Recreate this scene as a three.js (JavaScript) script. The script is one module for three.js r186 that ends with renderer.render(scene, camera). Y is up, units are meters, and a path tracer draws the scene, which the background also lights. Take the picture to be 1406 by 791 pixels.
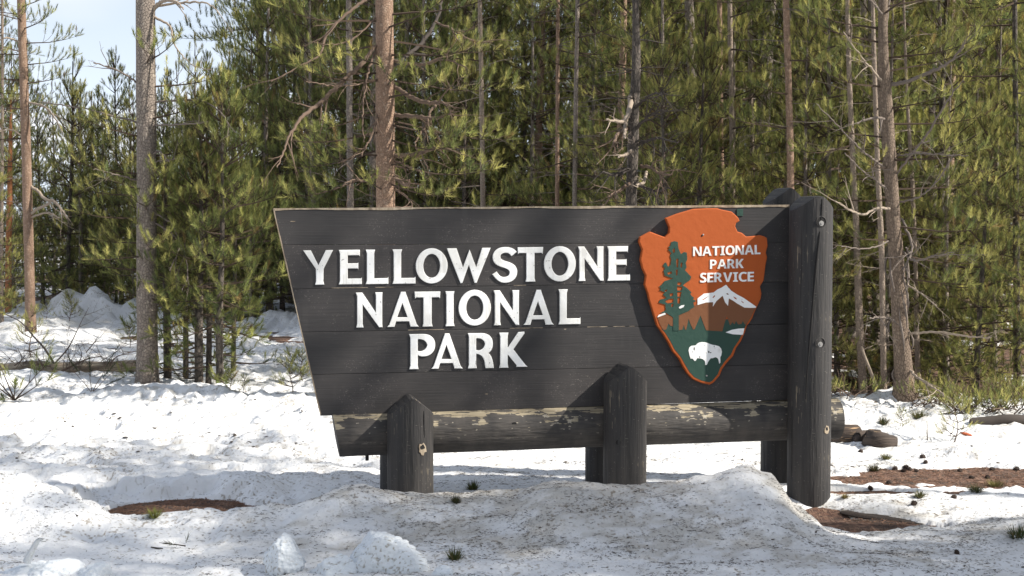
import * as THREE from 'three';
import { FontLoader } from 'three/addons/loaders/FontLoader.js';
import { mergeGeometries } from 'three/addons/utils/BufferGeometryUtils.js';

// ---------------------------------------------------------------- camera, sky, sun, exposure
const EYE = 2.0, PITCH = 2.734 * Math.PI / 180, FOCAL = 2000;
const camera = new THREE.PerspectiveCamera(2 * Math.atan(395.5 / FOCAL) * 180 / Math.PI, 1024 / 576, 0.1, 600);
camera.position.set(0, EYE, 0);
camera.rotation.x = -PITCH;
const scene = new THREE.Scene();
const renderer = new THREE.WebGLRenderer({ antialias: true });
renderer.toneMapping = THREE.LinearToneMapping;
renderer.toneMappingExposure = 1.85;
renderer.shadowMap.enabled = true;
const SUN_AZ = 78 * Math.PI / 180, SUN_EL = 39 * Math.PI / 180;
const SUN = new THREE.Vector3(Math.sin(SUN_AZ) * Math.cos(SUN_EL), Math.sin(SUN_EL), Math.cos(SUN_AZ) * Math.cos(SUN_EL));
const sun = new THREE.DirectionalLight(new THREE.Color().setRGB(1, 0.94, 0.84), 4.6);
sun.name = 'sun';
sun.target.position.set(0, 0, -12); sun.position.copy(SUN).multiplyScalar(60).add(sun.target.position);
sun.castShadow = true; sun.shadow.mapSize.set(4096, 4096);
Object.assign(sun.shadow.camera, { left: -40, right: 40, top: 40, bottom: -40, near: 1, far: 160 });
scene.add(sun, sun.target);
const SKY_LEVEL = 0.37;

// ---------------------------------------------------------------- noise and random
function rng(seed) { let a = (seed * 2654435761) >>> 0; return () => { a = (a + 0x6d2b79f5) | 0; let t = Math.imul(a ^ (a >>> 15), 1 | a); t = (t + Math.imul(t ^ (t >>> 7), 61 | t)) ^ t; return ((t ^ (t >>> 14)) >>> 0) / 4294967296; }; }
const hash = (x, y, s) => { let h = Math.imul(x, 374761393) + Math.imul(y, 668265263) + Math.imul(s, 1274126177); h = Math.imul(h ^ (h >>> 13), 1274126177); return ((h ^ (h >>> 16)) >>> 0) / 4294967296; };
const mod = (a, n) => ((a % n) + n) % n;
// value noise, px/py > 0: periodic
function vnoise(x, y, s = 0, px = 0, py = 0) {
  const ix = Math.floor(x), iy = Math.floor(y), fx = x - ix, fy = y - iy, u = fx * fx * fx * (fx * (fx * 6 - 15) + 10), v = fy * fy * fy * (fy * (fy * 6 - 15) + 10);
  const X0 = px ? mod(ix, px) : ix, X1 = px ? mod(ix + 1, px) : ix + 1, Y0 = py ? mod(iy, py) : iy, Y1 = py ? mod(iy + 1, py) : iy + 1;
  const a = hash(X0, Y0, s), b = hash(X1, Y0, s), c = hash(X0, Y1, s), d = hash(X1, Y1, s);
  return a + (b - a) * u + (c - a) * v + (a - b - c + d) * u * v;
}
function fbm(x, y, s = 0, oct = 4, px = 0, py = 0) {
  let sum = 0, amp = 0.5, tot = 0;
  for (let o = 0; o < oct; o++) { sum += amp * vnoise(x, y, s + o * 17, px, py); tot += amp; x *= 2; y *= 2; px *= 2; py *= 2; amp *= 0.5; }
  return sum / tot;
}
function worley(x, y, s, px, py) {
  const ix = Math.floor(x), iy = Math.floor(y); let d1 = 9, d2 = 9, id = 0;
  for (let j = -1; j <= 1; j++) for (let i = -1; i <= 1; i++) {
    const cx = ix + i, cy = iy + j, hx = px ? mod(cx, px) : cx, hy = py ? mod(cy, py) : cy;
    const dx = cx + hash(hx, hy, s) - x, dy = cy + hash(hx, hy, s + 7) - y, d = Math.hypot(dx, dy);
    if (d < d1) { d2 = d1; d1 = d; id = hash(hx, hy, s + 13); } else if (d < d2) d2 = d;
  }
  return [d1, d2, id];
}
const clamp = (x, a = 0, b = 1) => Math.min(b, Math.max(a, x)), lerp = (a, b, t) => a + (b - a) * t, smooth = (a, b, x) => { const t = clamp((x - a) / (b - a)); return t * t * (3 - 2 * t); };
const mix3 = (a, b, t) => [lerp(a[0], b[0], t), lerp(a[1], b[1], t), lerp(a[2], b[2], t)];
function curve(table, x) { // table: [x, y] ascending
  if (x <= table[0][0]) return table[0][1];
  for (let i = 1; i < table.length; i++) if (x < table[i][0]) return lerp(table[i - 1][1], table[i][1], smooth(table[i - 1][0], table[i][0], x));
  return table[table.length - 1][1];
}

// ---------------------------------------------------------------- sky (pale blue, thin high cloud)
{
  const W = 1024, H = 512, data = new Float32Array(W * H * 4);
  for (let r = 0; r < H; r++) {
    const up = ((r + 0.5) / H - 0.5) * Math.PI, y = Math.sin(up), c = Math.cos(up);
    for (let q = 0; q < W; q++) {
      const az = ((q + 0.5) / W - 0.5) * 2 * Math.PI, x = Math.cos(az) * c, z = Math.sin(az) * c;
      const h = Math.pow(clamp(1 - Math.max(y, 0)), 2.2);
      let col = mix3([0.42, 0.6, 0.95], [0.8, 0.95, 1.15], h); col = mix3(col, [1.75, 1.95, 2.15], Math.exp(-Math.max(y, 0) / 0.16) * 0.9);
      const k = 1 / (Math.max(y, 0) + 0.22), n = fbm(x * k * 1.7 + 11, z * k * 1.7 + 4, 3, 5), cl = smooth(0.36, 0.7, n) * smooth(-0.02, 0.08, y);
      col = mix3(col, [1.14, 1.13, 1.12].map((q) => q * (1 + 1.0 * Math.exp(-Math.max(y, 0) / 0.2))), 0.75 * cl);
      if (y < 0) col = mix3(col, [0.45, 0.46, 0.47], smooth(0, 0.15, -y));
      const o = (r * W + q) * 4;
      for (let i = 0; i < 3; i++) data[o + i] = col[i] * SKY_LEVEL;
      data[o + 3] = 1;
    }
  }
  const t = new THREE.DataTexture(data, W, H, THREE.RGBAFormat, THREE.FloatType);
  t.mapping = THREE.EquirectangularReflectionMapping; t.magFilter = t.minFilter = THREE.LinearFilter; t.wrapS = THREE.RepeatWrapping; t.needsUpdate = true;
  scene.background = t; scene.environment = t;
}

// ---------------------------------------------------------------- helpers
const used = new Map();
function numbered(name) { const n = used.get(name) ?? 0; used.set(name, n + 1); return n ? name + '_' + String(n).padStart(3, '0') : name; }
function tag(o, label, category, group, kind) {
  if (label) o.userData.label = label;
  if (category) o.userData.category = category;
  if (group) o.userData.group = group;
  if (kind) o.userData.kind = kind;
  return o;
}
const shade = (o) => { o.traverse((m) => { if (m.isMesh) m.castShadow = m.receiveShadow = true; }); return o; };
function thing(name, label, category, pos = [0, 0, 0], group) {
  const o = new THREE.Group(); o.name = numbered(name); o.position.set(...pos); scene.add(o);
  return tag(o, label, category, group);
}
function part(name, geometry, material, parent) {
  const m = new THREE.Mesh(geometry, material); m.name = name; m.castShadow = m.receiveShadow = true; parent.add(m); return m;
}
// the world point that the photograph shows at pixel (px, py) when it stands d metres in front of the camera
function at(px, py, d) {
  const x = (px - 703) / FOCAL, y = (395.5 - py) / FOCAL, c = Math.cos(PITCH), s = Math.sin(PITCH), yy = y * c - s, zz = -y * s - c, t = d / -zz;
  return new THREE.Vector3(x * t, EYE + yy * t, -d);
}
const groundX = (px, d) => at(px, 500, d).x;

class Build { // collects tubes, blades and quads into one geometry
  constructor() { this.p = []; this.n = []; this.u = []; this.c = []; this.i = []; this.color = [1, 1, 1]; }
  v(x, y, z, nx, ny, nz, u = 0, w = 0, c = this.color) { this.p.push(x, y, z); this.n.push(nx, ny, nz); this.u.push(u, w); this.c.push(c[0], c[1], c[2]); return this.p.length / 3 - 1; }
  tube(pts, radii, sides = 6, { cap = true, wob = 0, seed = 1, color, uscale = 1 } = {}) {
    if (color) this.color = color;
    const N = pts.length; let len = 0, prev = null, X = new THREE.Vector3(), Y = new THREE.Vector3(), T = new THREE.Vector3();
    const rings = [];
    for (let k = 0; k < N; k++) {
      T.subVectors(pts[Math.min(k + 1, N - 1)], pts[Math.max(k - 1, 0)]).normalize();
      if (!prev) { X.set(1, 0, 0); if (Math.abs(T.x) > 0.85) X.set(0, 0, 1); } else X.copy(prev);
      X.addScaledVector(T, -X.dot(T)).normalize(); prev = X.clone(); Y.crossVectors(T, X);
      if (k) len += pts[k].distanceTo(pts[k - 1]);
      const ring = [];
      for (let j = 0; j <= sides; j++) {
        const a = (j % sides) / sides * Math.PI * 2, ca = Math.cos(a), sa = Math.sin(a);
        const r = radii[k] * (wob ? 1 + wob * (vnoise(ca * 1.6 + 5, sa * 1.6 + len * 2.5, seed) - 0.5) * 2 : 1);
        const nx = X.x * ca + Y.x * sa, ny = X.y * ca + Y.y * sa, nz = X.z * ca + Y.z * sa;
        ring.push(this.v(pts[k].x + nx * r, pts[k].y + ny * r, pts[k].z + nz * r, nx, ny, nz, j / sides * uscale, len));
      }
      rings.push(ring);
      if (k) for (let j = 0; j < sides; j++) { const a = rings[k - 1]; this.i.push(a[j], a[j + 1], ring[j + 1], a[j], ring[j + 1], ring[j]); }
    }
    if (cap) for (const e of [0, N - 1]) {
      const s = e ? 1 : -1; T.subVectors(pts[e], pts[e ? e - 1 : 1]).normalize();
      const c = this.v(pts[e].x, pts[e].y, pts[e].z, T.x, T.y, T.z, 0.5, len);
      for (let j = 0; j < sides; j++) { const a = rings[e][j], b = rings[e][j + 1]; if (s > 0) this.i.push(c, a, b); else this.i.push(c, b, a); }
    }
    return this;
  }
  geo(colors = false) {
    const g = new THREE.BufferGeometry();
    g.setAttribute('position', new THREE.Float32BufferAttribute(this.p, 3));
    g.setAttribute('normal', new THREE.Float32BufferAttribute(this.n, 3));
    g.setAttribute('uv', new THREE.Float32BufferAttribute(this.u, 2));
    if (colors) g.setAttribute('color', new THREE.Float32BufferAttribute(this.c, 3));
    g.setIndex(this.i); return g;
  }
}
class Needles { // free triangles with one colour each
  constructor() { this.p = []; this.c = []; }
  tri(a, b, c, col) { this.p.push(a.x, a.y, a.z, b.x, b.y, b.z, c.x, c.y, c.z); for (let i = 0; i < 3; i++) this.c.push(col[0], col[1], col[2]); }
  geo() { const g = new THREE.BufferGeometry(); g.setAttribute('position', new THREE.Float32BufferAttribute(this.p, 3)); g.setAttribute('color', new THREE.Float32BufferAttribute(this.c, 3)); g.computeVertexNormals(); return g; }
}

// ---------------------------------------------------------------- textures (all periodic; uv in metres)
function tex(w, h, fn, srgb = true) {
  const d = new Uint8Array(w * h * 4);
  for (let y = 0; y < h; y++) for (let x = 0; x < w; x++) { const c = fn(x / w, y / h), o = (y * w + x) * 4; for (let k = 0; k < 3; k++) { const v = clamp(c[k]); d[o + k] = Math.round(255 * (srgb ? (v <= 0.0031308 ? v * 12.92 : 1.055 * Math.pow(v, 1 / 2.4) - 0.055) : v)); } d[o + 3] = 255; }
  const t = new THREE.DataTexture(d, w, h); t.wrapS = t.wrapT = THREE.RepeatWrapping; t.magFilter = THREE.LinearFilter; t.minFilter = THREE.LinearMipmapLinearFilter; t.generateMipmaps = true;
  if (srgb) t.colorSpace = THREE.SRGBColorSpace;
  t.needsUpdate = true; return t;
}
const rep = (t, u, v) => { const c = t.clone(); c.repeat.set(u, v); c.needsUpdate = true; return c; };
const gray = (v) => [v, v, v];
// snow: granular white with faint grey grime flecks, one tile = 3 m
const snowColor = tex(1024, 1024, (u, v) => {
  const g = fbm(u * 24, v * 24, 5, 4, 24, 24), f = fbm(u * 160, v * 160, 8, 2, 160, 160), k = fbm(u * 9, v * 9, 12, 4, 9, 9);
  const grime = smooth(0.56, 0.8, f) * smooth(0.42, 0.66, k) * 0.5 + smooth(0.7, 0.86, f) * 0.35;
  return mix3([0.74, 0.745, 0.755].map((c) => c * (0.93 + 0.12 * g)), [0.3, 0.26, 0.21], clamp(grime));
});
const snowBump = tex(1024, 1024, (u, v) => gray(0.55 * fbm(u * 40, v * 40, 31, 4, 40, 40) + 0.45 * fbm(u * 150, v * 150, 37, 3, 150, 150)), false);
const soilColor = tex(1024, 1024, (u, v) => {
  const a = fbm(u * 90, v * 90, 41, 3, 90, 90), b = fbm(u * 12, v * 12, 45, 4, 12, 12), st = fbm(u * 40, v * 220, 47, 2, 40, 220), s2 = fbm(u * 220, v * 40, 48, 2, 220, 40);
  let c = mix3([0.06, 0.03, 0.021], [0.145, 0.075, 0.05], smooth(0.3, 0.75, a));
  c = mix3(c, [0.24, 0.15, 0.1], smooth(0.6, 0.78, Math.max(st, s2)) * 0.8);
  return mix3(c, [0.035, 0.022, 0.016], smooth(0.55, 0.75, b) * 0.75);
});
const soilBump = tex(1024, 1024, (u, v) => gray(0.5 * fbm(u * 60, v * 60, 51, 4, 60, 60) + 0.5 * Math.max(fbm(u * 40, v * 220, 47, 2, 40, 220), fbm(u * 220, v * 40, 48, 2, 220, 40))), false);
// scaly bark: plates of a worley pattern, u once round the trunk, v one metre
function barkMaps(seed, lo, hi, gap, flake, nx = 7, ny = 16) {
  const cell = (u, v) => { const wx = u * nx + 0.8 * (fbm(u * 6, v * 6, seed, 3, 6, 6) - 0.5), wy = v * ny + 0.9 * (fbm(u * 6, v * 6, seed + 5, 3, 6, 6) - 0.5); return worley(wx, wy, seed, nx, ny); };
  const col = tex(512, 1024, (u, v) => {
    const [d1, d2, id] = cell(u, v), e = smooth(0.02, 0.2, d2 - d1), f = fbm(u * 40, v * 60, seed + 9, 3, 40, 60), big = fbm(u * 3, v * 2, seed + 3, 3, 3, 2);
    let c = mix3(lo, hi, clamp(id * 0.75 + 0.5 * (f - 0.5) + 0.6 * (big - 0.5) + 0.12));
    if (id > 0.86) c = mix3(c, flake, 0.6);
    return mix3(gap, c, 0.25 + 0.75 * e);
  });
  const bump = tex(512, 1024, (u, v) => { const [d1, d2, id] = cell(u, v); return gray(0.7 * smooth(0, 0.25, d2 - d1) * (0.6 + 0.4 * id) + 0.3 * fbm(u * 40, v * 60, seed + 9, 3, 40, 60)); }, false);
  return [col, bump];
}
const [barkGreyC, barkGreyB] = barkMaps(61, [0.2, 0.165, 0.14], [0.3, 0.25, 0.21], [0.11, 0.09, 0.078], [0.36, 0.31, 0.26], 11, 26);
const [barkRedC, barkRedB] = barkMaps(71, [0.24, 0.155, 0.105], [0.33, 0.22, 0.155], [0.16, 0.1, 0.07], [0.37, 0.27, 0.2], 12, 34);
const [barkDarkC, barkDarkB] = barkMaps(81, [0.05, 0.042, 0.036], [0.13, 0.108, 0.09], [0.018, 0.015, 0.013], [0.2, 0.16, 0.13]);
const grainBump = tex(512, 512, (u, v) => gray(0.6 * fbm(u * 4, v * 90, 91, 3, 4, 90) + 0.4 * fbm(u * 12, v * 200, 95, 2, 12, 200)), false);
// board paint: dark brown-grey, worn in fine streaks along the grain; one tile = 1.5 m along, 0.6 m across
const boardColor = tex(1024, 512, (u, v) => {
  const st = fbm(u * 5, v * 120, 101, 3, 5, 120), bl = fbm(u * 6, v * 4, 105, 4, 6, 4), sp = fbm(u * 200, v * 90, 109, 2, 200, 90);
  let c = mix3([0.021, 0.02, 0.021], [0.042, 0.038, 0.038], clamp(0.5 + 0.45 * (st - 0.5) + 1.1 * (bl - 0.5)));
  const drip = fbm(u * 46, v * 1, 107, 2, 46, 1); c = mix3(c, [0.05, 0.046, 0.045], 0.28 * smooth(0.6, 0.9, drip) * smooth(0.4, 0.7, fbm(u * 7, v * 6, 108, 4, 7, 6)));
  c = mix3(c, [0.17, 0.155, 0.14], 0.6 * smooth(0.75, 0.86, sp) * smooth(0.5, 0.7, bl));
  return c;
});
// round posts: u once round, v metres up; streaks run along v
const postColor = tex(512, 1024, (u, v) => {
  const st = fbm(u * 60, v * 3, 111, 3, 60, 3), bl = fbm(u * 5, v * 4, 115, 4, 5, 4), ch = fbm(u * 90, v * 9, 119, 3, 90, 9), sp = fbm(u * 70, v * 120, 123, 2, 70, 120);
  let c = mix3([0.018, 0.017, 0.018], [0.038, 0.034, 0.032], clamp(0.5 + 1.2 * (st - 0.5) + 1.1 * (bl - 0.5)));
  c = mix3(c, [0.012, 0.011, 0.011], 0.7 * smooth(0.66, 0.76, fbm(u * 34, v * 2, 127, 3, 34, 2)));
  c = mix3(c, [0.27, 0.22, 0.15], 0.7 * smooth(0.72, 0.78, ch) * smooth(0.56, 0.68, bl));
  return mix3(c, [0.2, 0.18, 0.16], 0.4 * smooth(0.84, 0.9, sp));
});
const postBump = tex(512, 512, (u, v) => gray(0.7 * fbm(u * 60, v * 3, 111, 3, 60, 3) + 0.3 * fbm(u * 90, v * 20, 131, 3, 90, 20)), false);
// rail log: u once round (0.5 = up), v along; paint flaked off the upper side down to bare wood
const logColor = tex(1024, 2048, (u, v) => {
  const st = fbm(u * 70, v * 10, 141, 3, 70, 10), bl = fbm(u * 6, v * 14, 145, 4, 6, 14), fl = 0.75 * fbm(u * 46, v * 6, 149, 5, 46, 6) + 0.25 * fbm(u * 90, v * 30, 147, 3, 90, 30);
  let c = mix3([0.032, 0.029, 0.028], [0.068, 0.06, 0.053], clamp(0.5 + 1.1 * (st - 0.5) + 1.2 * (bl - 0.5)));
  const away = Math.abs(mod(u, 1) - 0.53) * 2; // 0 on the upper side, which weathers most
  const bare = smooth(0.0, 0.035, fl + 0.5 * (bl - 0.5) - (0.31 + away * 0.8));
  const wood = mix3([0.19, 0.155, 0.1], [0.37, 0.315, 0.22], clamp(st * 1.3 - 0.15));
  c = mix3(c, wood, bare);
  const chip = smooth(0.77, 0.8, fbm(u * 50, v * 24, 153, 3, 50, 24)) * smooth(0.75, 0.4, away);
  return mix3(c, [0.38, 0.34, 0.27], chip * 0.8);
});
const logBump = tex(512, 1024, (u, v) => gray(0.7 * fbm(u * 70, v * 10, 141, 3, 70, 10) + 0.3 * fbm(u * 30, v * 26, 149, 4, 30, 26)), false);
const paintBump = tex(256, 256, (u, v) => gray(fbm(u * 30, v * 30, 161, 3, 30, 30)), false);
const paleWoodColor = tex(512, 512, (u, v) => { const st = fbm(u * 40, v * 3, 171, 3, 40, 3), bl = fbm(u * 5, v * 4, 173, 4, 5, 4); return mix3(mix3([0.2, 0.155, 0.11], [0.46, 0.385, 0.29], clamp(st * 1.4 - 0.2)), [0.1, 0.075, 0.055], smooth(0.6, 0.72, bl) * 0.7); });

const letterColor = tex(512, 512, (u, v) => { const b = fbm(u * 7, v * 7, 181, 4, 7, 7), f = fbm(u * 60, v * 60, 185, 3, 60, 60), d = fbm(u * 50, v * 2, 187, 3, 50, 2); let c = mix3([0.88, 0.88, 0.87], [0.76, 0.755, 0.73], smooth(0.4, 0.7, b)); c = mix3(c, [0.42, 0.4, 0.37], 0.3 * smooth(0.62, 0.75, d) * smooth(0.45, 0.6, b)); return mix3(c, [0.16, 0.15, 0.145], 0.6 * smooth(0.82, 0.86, f)); });
const std = (o) => new THREE.MeshStandardMaterial({ roughness: 0.9, metalness: 0, ...o });
const lin = (r, g, b) => new THREE.Color().setRGB(r, g, b);
const M = {
  snow: std({ map: snowColor, bumpMap: snowBump, bumpScale: 0.012, roughness: 0.75, vertexColors: true }),
  ice: std({ map: snowColor, bumpMap: snowBump, bumpScale: 0.008, roughness: 0.55, color: lin(0.93, 0.97, 1.0) }),
  soil: std({ map: soilColor, bumpMap: soilBump, bumpScale: 0.02, roughness: 1 }),
  barkGrey: std({ map: barkGreyC, bumpMap: barkGreyB, bumpScale: 0.012 }),
  barkRed: std({ map: barkRedC, bumpMap: barkRedB, bumpScale: 0.008 }),
  barkDark: std({ map: barkDarkC, bumpMap: barkDarkB, bumpScale: 0.01 }),
  barkPale: std({ map: barkGreyC, bumpMap: barkGreyB, bumpScale: 0.006, color: lin(1.2, 1.14, 1.06) }),
  barkOrange: std({ map: barkRedC, bumpMap: barkRedB, bumpScale: 0.008, color: lin(1.15, 0.72, 0.42) }),
  barkBrown: std({ map: barkGreyC, bumpMap: barkGreyB, bumpScale: 0.012, color: lin(0.8, 0.71, 0.62) }),
  twigGrey: std({ color: lin(0.15, 0.122, 0.104) }),
  twigPale: std({ color: lin(0.29, 0.235, 0.185) }),
  twigBrown: std({ color: lin(0.14, 0.095, 0.068) }),
  twigDark: std({ color: lin(0.05, 0.04, 0.034) }),
  needles: new THREE.MeshPhysicalMaterial({ vertexColors: true, side: THREE.DoubleSide, roughness: 1, specularIntensity: 0.3, transmission: 0.22, thickness: 0 }),
  soilLitter: std({ color: lin(0.21, 0.12, 0.08), roughness: 1 }),
  litter: std({ vertexColors: false, color: lin(0.07, 0.055, 0.044), roughness: 1 }),
  board: std({ map: boardColor, bumpMap: grainBump, bumpScale: 0.0012, roughness: 0.72 }),
  boardFaded: std({ map: boardColor, bumpMap: grainBump, bumpScale: 0.0012, roughness: 0.75, color: lin(1.22, 1.2, 1.18) }),
  post: std({ map: postColor, bumpMap: postBump, bumpScale: 0.006, roughness: 0.7 }),
  log: std({ map: logColor, bumpMap: logBump, bumpScale: 0.006, roughness: 0.75 }),
  worn: std({ map: paleWoodColor, roughness: 0.95 }),
  letter: std({ map: letterColor, roughness: 0.55, bumpMap: paintBump, bumpScale: 0.0015 }),
  orange: std({ color: lin(0.4, 0.078, 0.008), roughness: 0.78, bumpMap: paintBump, bumpScale: 0.0015 }),
  brown: std({ color: lin(0.17, 0.06, 0.018), roughness: 0.6, bumpMap: paintBump, bumpScale: 0.0015 }),
  green: std({ color: lin(0.012, 0.05, 0.035), roughness: 0.6, bumpMap: paintBump, bumpScale: 0.0015 }),
  black: std({ color: lin(0.012, 0.011, 0.011), roughness: 0.95 }),
  steel: std({ color: lin(0.3, 0.29, 0.28), roughness: 0.6, metalness: 0.4 }),
  cone: std({ color: lin(0.05, 0.033, 0.025) }),
  paleWood: std({ map: paleWoodColor, bumpMap: logBump, bumpScale: 0.008 }),
  rotWood: std({ map: postColor, bumpMap: postBump, bumpScale: 0.01, color: lin(2.0, 1.6, 1.3) }),
  redLeaf: std({ color: lin(0.33, 0.08, 0.03) }),
};

// ---------------------------------------------------------------- ground: litter under melting snow
const moundA = [[-1.9, 0], [-1.5, 0.06], [-1.0, 0.2], [-0.7, 0.16], [-0.3, 0.16], [0, 0.19], [0.32, 0.27], [0.6, 0.25], [0.9, 0.25], [1.25, 0.29], [1.56, 0.36], [1.7, 0.31], [1.9, 0.1], [2.08, -0.04], [2.3, -0.09], [2.8, -0.07], [3.4, 0]];
const bump = (x, z, cx, cz, sx, sz, h) => { const a = (x - cx) / sx, b = (z - cz) / sz, q = a * a + b * b; return q > 9 ? 0 : h * Math.exp(-q); };
const ell = (x, z, cx, cz, rx, rz, rot = 0) => { const c = Math.cos(rot), s = Math.sin(rot), dx = x - cx, dz = z - cz; return 1 - Math.hypot((dx * c + dz * s) / rx, (-dx * s + dz * c) / rz); };
const soilH = (x, z) => -0.11 + 0.085 * Math.max(smooth(-0.5, 0.3, ell(x, z, -2.18, -10.15, 0.62, 0.42, 0.25)), smooth(-0.5, 0.3, ell(x, z, 3.6, -11.1, 2.2, 0.8)), smooth(-0.5, 0.3, ell(x, z, 2.42, -9.78, 0.42, 0.2)) * 0.5) + 0.05 * (fbm(x * 0.35, z * 0.35, 201, 3) - 0.5) + 0.03 * (fbm(x * 2.3, z * 2.3, 205, 3) - 0.5);
function melt(x, z) { // > 0 where the snow has gone
  const d = -z, w = 0.6 * (fbm(x * 2.6, z * 3.4, 211, 4) - 0.5) + 0.5 * (fbm(x * 8, z * 11, 212, 3) - 0.5), w2 = (fbm(x * 0.9, z * 0.9, 215, 4) - 0.5);
  let m = Math.max(ell(x, z, -2.3, -10.12, 0.85, 0.4, 0.32) + 0.9 * (fbm(x * 1.7 + 3, z * 3.1, 213, 3) - 0.5) - 0.03, ell(x, z, 4.0, -11.25, 1.75, 0.45, 0.02), ell(x, z, 2.5, -10.62, 0.55, 0.1, 0.05), ell(x, z, 2.56, -9.82, 0.36, 0.1, 0.3), ell(x, z, -1.72, -9.9, 0.34, 0.07, 0.15)) + w;
  if (d > 15) { const gate = smooth(15.2, 17, d) * smooth(2.0, 4.5, x - (d - 16) * 0.02); m = Math.max(m, gate * 0.75 - 0.42 - 1.2 * (1 - smooth(0, 0.4, gate)) + 1.7 * w2 + 0.5 * w); }
  if (d > 19) m = Math.max(m, smooth(19, 22, d) * 1.1 - 1.36 + 1.6 * w2 + 0.4 * w);
  if (d > 30) m = Math.max(m, smooth(30, 36, d) * 1.2 - 1.15 + 1.6 * w2 + 0.4 * w);
  return m;
}
function snowBase(x, z) {
  const d = -z;
  let h = 0.05 * (fbm(x * 0.5, z * 0.5, 221, 3) - 0.5) + 0.0;
  const zc = -9.5 - 0.08 * x * 0.5 + 0.08 * Math.sin(x * 2.1), w = z > zc ? 0.72 : 0.42;
  h += curve(moundA, x + 0.06 * (fbm(x * 3, z * 3, 225, 2) - 0.5)) * Math.exp(-(((z - zc) / w) ** 2));
  h += bump(x, z, -3.6, -9.45, 0.72, 0.5, 0.29) + bump(x, z, -2.85, -9.2, 0.25, 0.2, 0.12);
  h += bump(x, z, -1.7, -9.3, 0.6, 0.35, 0.07);
  h += bump(x, z, -5.7, -16.9, 0.75, 0.5, 0.17) + bump(x, z, -3.6, -15.9, 1.1, 0.5, 0.12) + bump(x, z, -1.9, -15.4, 1.0, 0.5, 0.06);
  h += bump(x, z, -8.4, -30, 1.15, 1.3, 0.46) + bump(x, z, -9.3, -29.6, 0.7, 0.8, 0.25) + bump(x, z, -7.4, -29, 1.0, 0.8, 0.16) + bump(x, z, -4.6, -28, 1.0, 0.9, 0.14);
  h += bump(x, z, 3.9, -12.05, 0.42, 0.18, 0.12) + bump(x, z, 4.3, -13.6, 1.3, 0.35, 0.13) + bump(x, z, 3.1, -13.4, 0.6, 0.3, 0.06);
  h += bump(x, z, 4.1, -16.1, 0.8, 0.5, 0.16) + bump(x, z, 2.8, -16.4, 0.7, 0.5, 0.14);
  h += bump(x, z, 2.14, -10.05, 0.26, 0.3, -0.17);
  h += bump(x, z, 3.2, -9.1, 0.8, 0.5, 0.05);
  // ridges and sun cups
  const cup = smooth(8, 11, d) * smooth(45, 25, d);
  h += 0.05 * (fbm(x * 1.1, z * 2.6, 231, 3) - 0.5);
  h += (0.018 + 0.075 * cup * smooth(-0.5, -2.2, x)) * (1 - 2 * Math.abs(fbm(x * 3.1, z * 3.6, 235, 3) - 0.5) * 1.6);
  h += (0.014 + 0.032 * smooth(11.2, 14, d)) * (fbm(x * 9, z * 10, 239, 3) - 0.5) * 2;
  h += 0.006 * (fbm(x * 26, z * 26, 243, 2) - 0.5) * 2;
  if (d > 15) h += 0.12 * smooth(15, 18, d) * smooth(2, 4, x) * (fbm(x * 1.7, z * 1.7, 247, 3) - 0.5);
  return h;
}
function snowH(x, z) {
  const m = melt(x, z), soil = soilH(x, z), full = snowBase(x, z), thin = smooth(-0.55, -0.02, m), base = lerp(full, Math.min(full, soil + 0.03 + 0.02 * (fbm(x * 6, z * 6, 251, 2) - 0.5)), thin), s = smooth(-0.02, 0.14, m);
  const near = smooth(-5.0, -4.55, z) * smooth(4.6, 4.1, z); // ploughed off the road
  return lerp(lerp(base, soil - 0.05, s), -0.25, near);
}
const ROAD = 0.02;
const groundH = (x, z) => Math.max(snowH(x, z), soilH(x, z));
function axis(stops) { // [from, to, step] pieces
  const a = []; for (const [from, to, s0, s1 = s0] of stops) { let x = from; while (x < to - 1e-6) { a.push(x); x += lerp(s0, s1, clamp((x - from) / (to - from))); } } a.push(stops[stops.length - 1][1]); return a;
}
function sheet(xs, ds, fn, uvScale, colorFn) {
  const nx = xs.length, nz = ds.length, p = new Float32Array(nx * nz * 3), uv = new Float32Array(nx * nz * 2), col = colorFn && new Float32Array(nx * nz * 3), idx = new Uint32Array((nx - 1) * (nz - 1) * 6);
  for (let j = 0; j < nz; j++) for (let i = 0; i < nx; i++) {
    const k = j * nx + i, x = xs[i], z = -ds[j], y = fn(x, z);
    p.set([x, y, z], k * 3); uv.set([x / uvScale, z / uvScale], k * 2); if (col) col.set(colorFn(x, z, y), k * 3);
  }
  let o = 0;
  for (let j = 0; j < nz - 1; j++) for (let i = 0; i < nx - 1; i++) { const a = j * nx + i, b = a + 1, c = a + nx, e = c + 1; idx.set([a, b, e, a, e, c], o); o += 6; }
  const g = new THREE.BufferGeometry(); g.setAttribute('position', new THREE.BufferAttribute(p, 3)); g.setAttribute('uv', new THREE.BufferAttribute(uv, 2)); if (col) g.setAttribute('color', new THREE.BufferAttribute(col, 3));
  g.setIndex(new THREE.BufferAttribute(idx, 1)); g.computeVertexNormals(); return g;
}
const xsFine = axis([[-200, -40, 20], [-40, -14, 1.0], [-14, -5, 0.22, 0.06], [-5, 5, 0.028], [5, 12, 0.06, 0.22], [12, 40, 1.0], [40, 200, 20]]);
const dsFine = axis([[-60, -5.2, 4], [-5.2, -3.9, 0.13], [-3.9, 4.4, 0.6], [4.4, 5.2, 0.1], [5.2, 6.5, 0.3], [6.5, 12.6, 0.026], [12.6, 19, 0.035, 0.06], [19, 34, 0.07, 0.25], [34, 60, 0.5, 2], [60, 240, 20]]);
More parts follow.
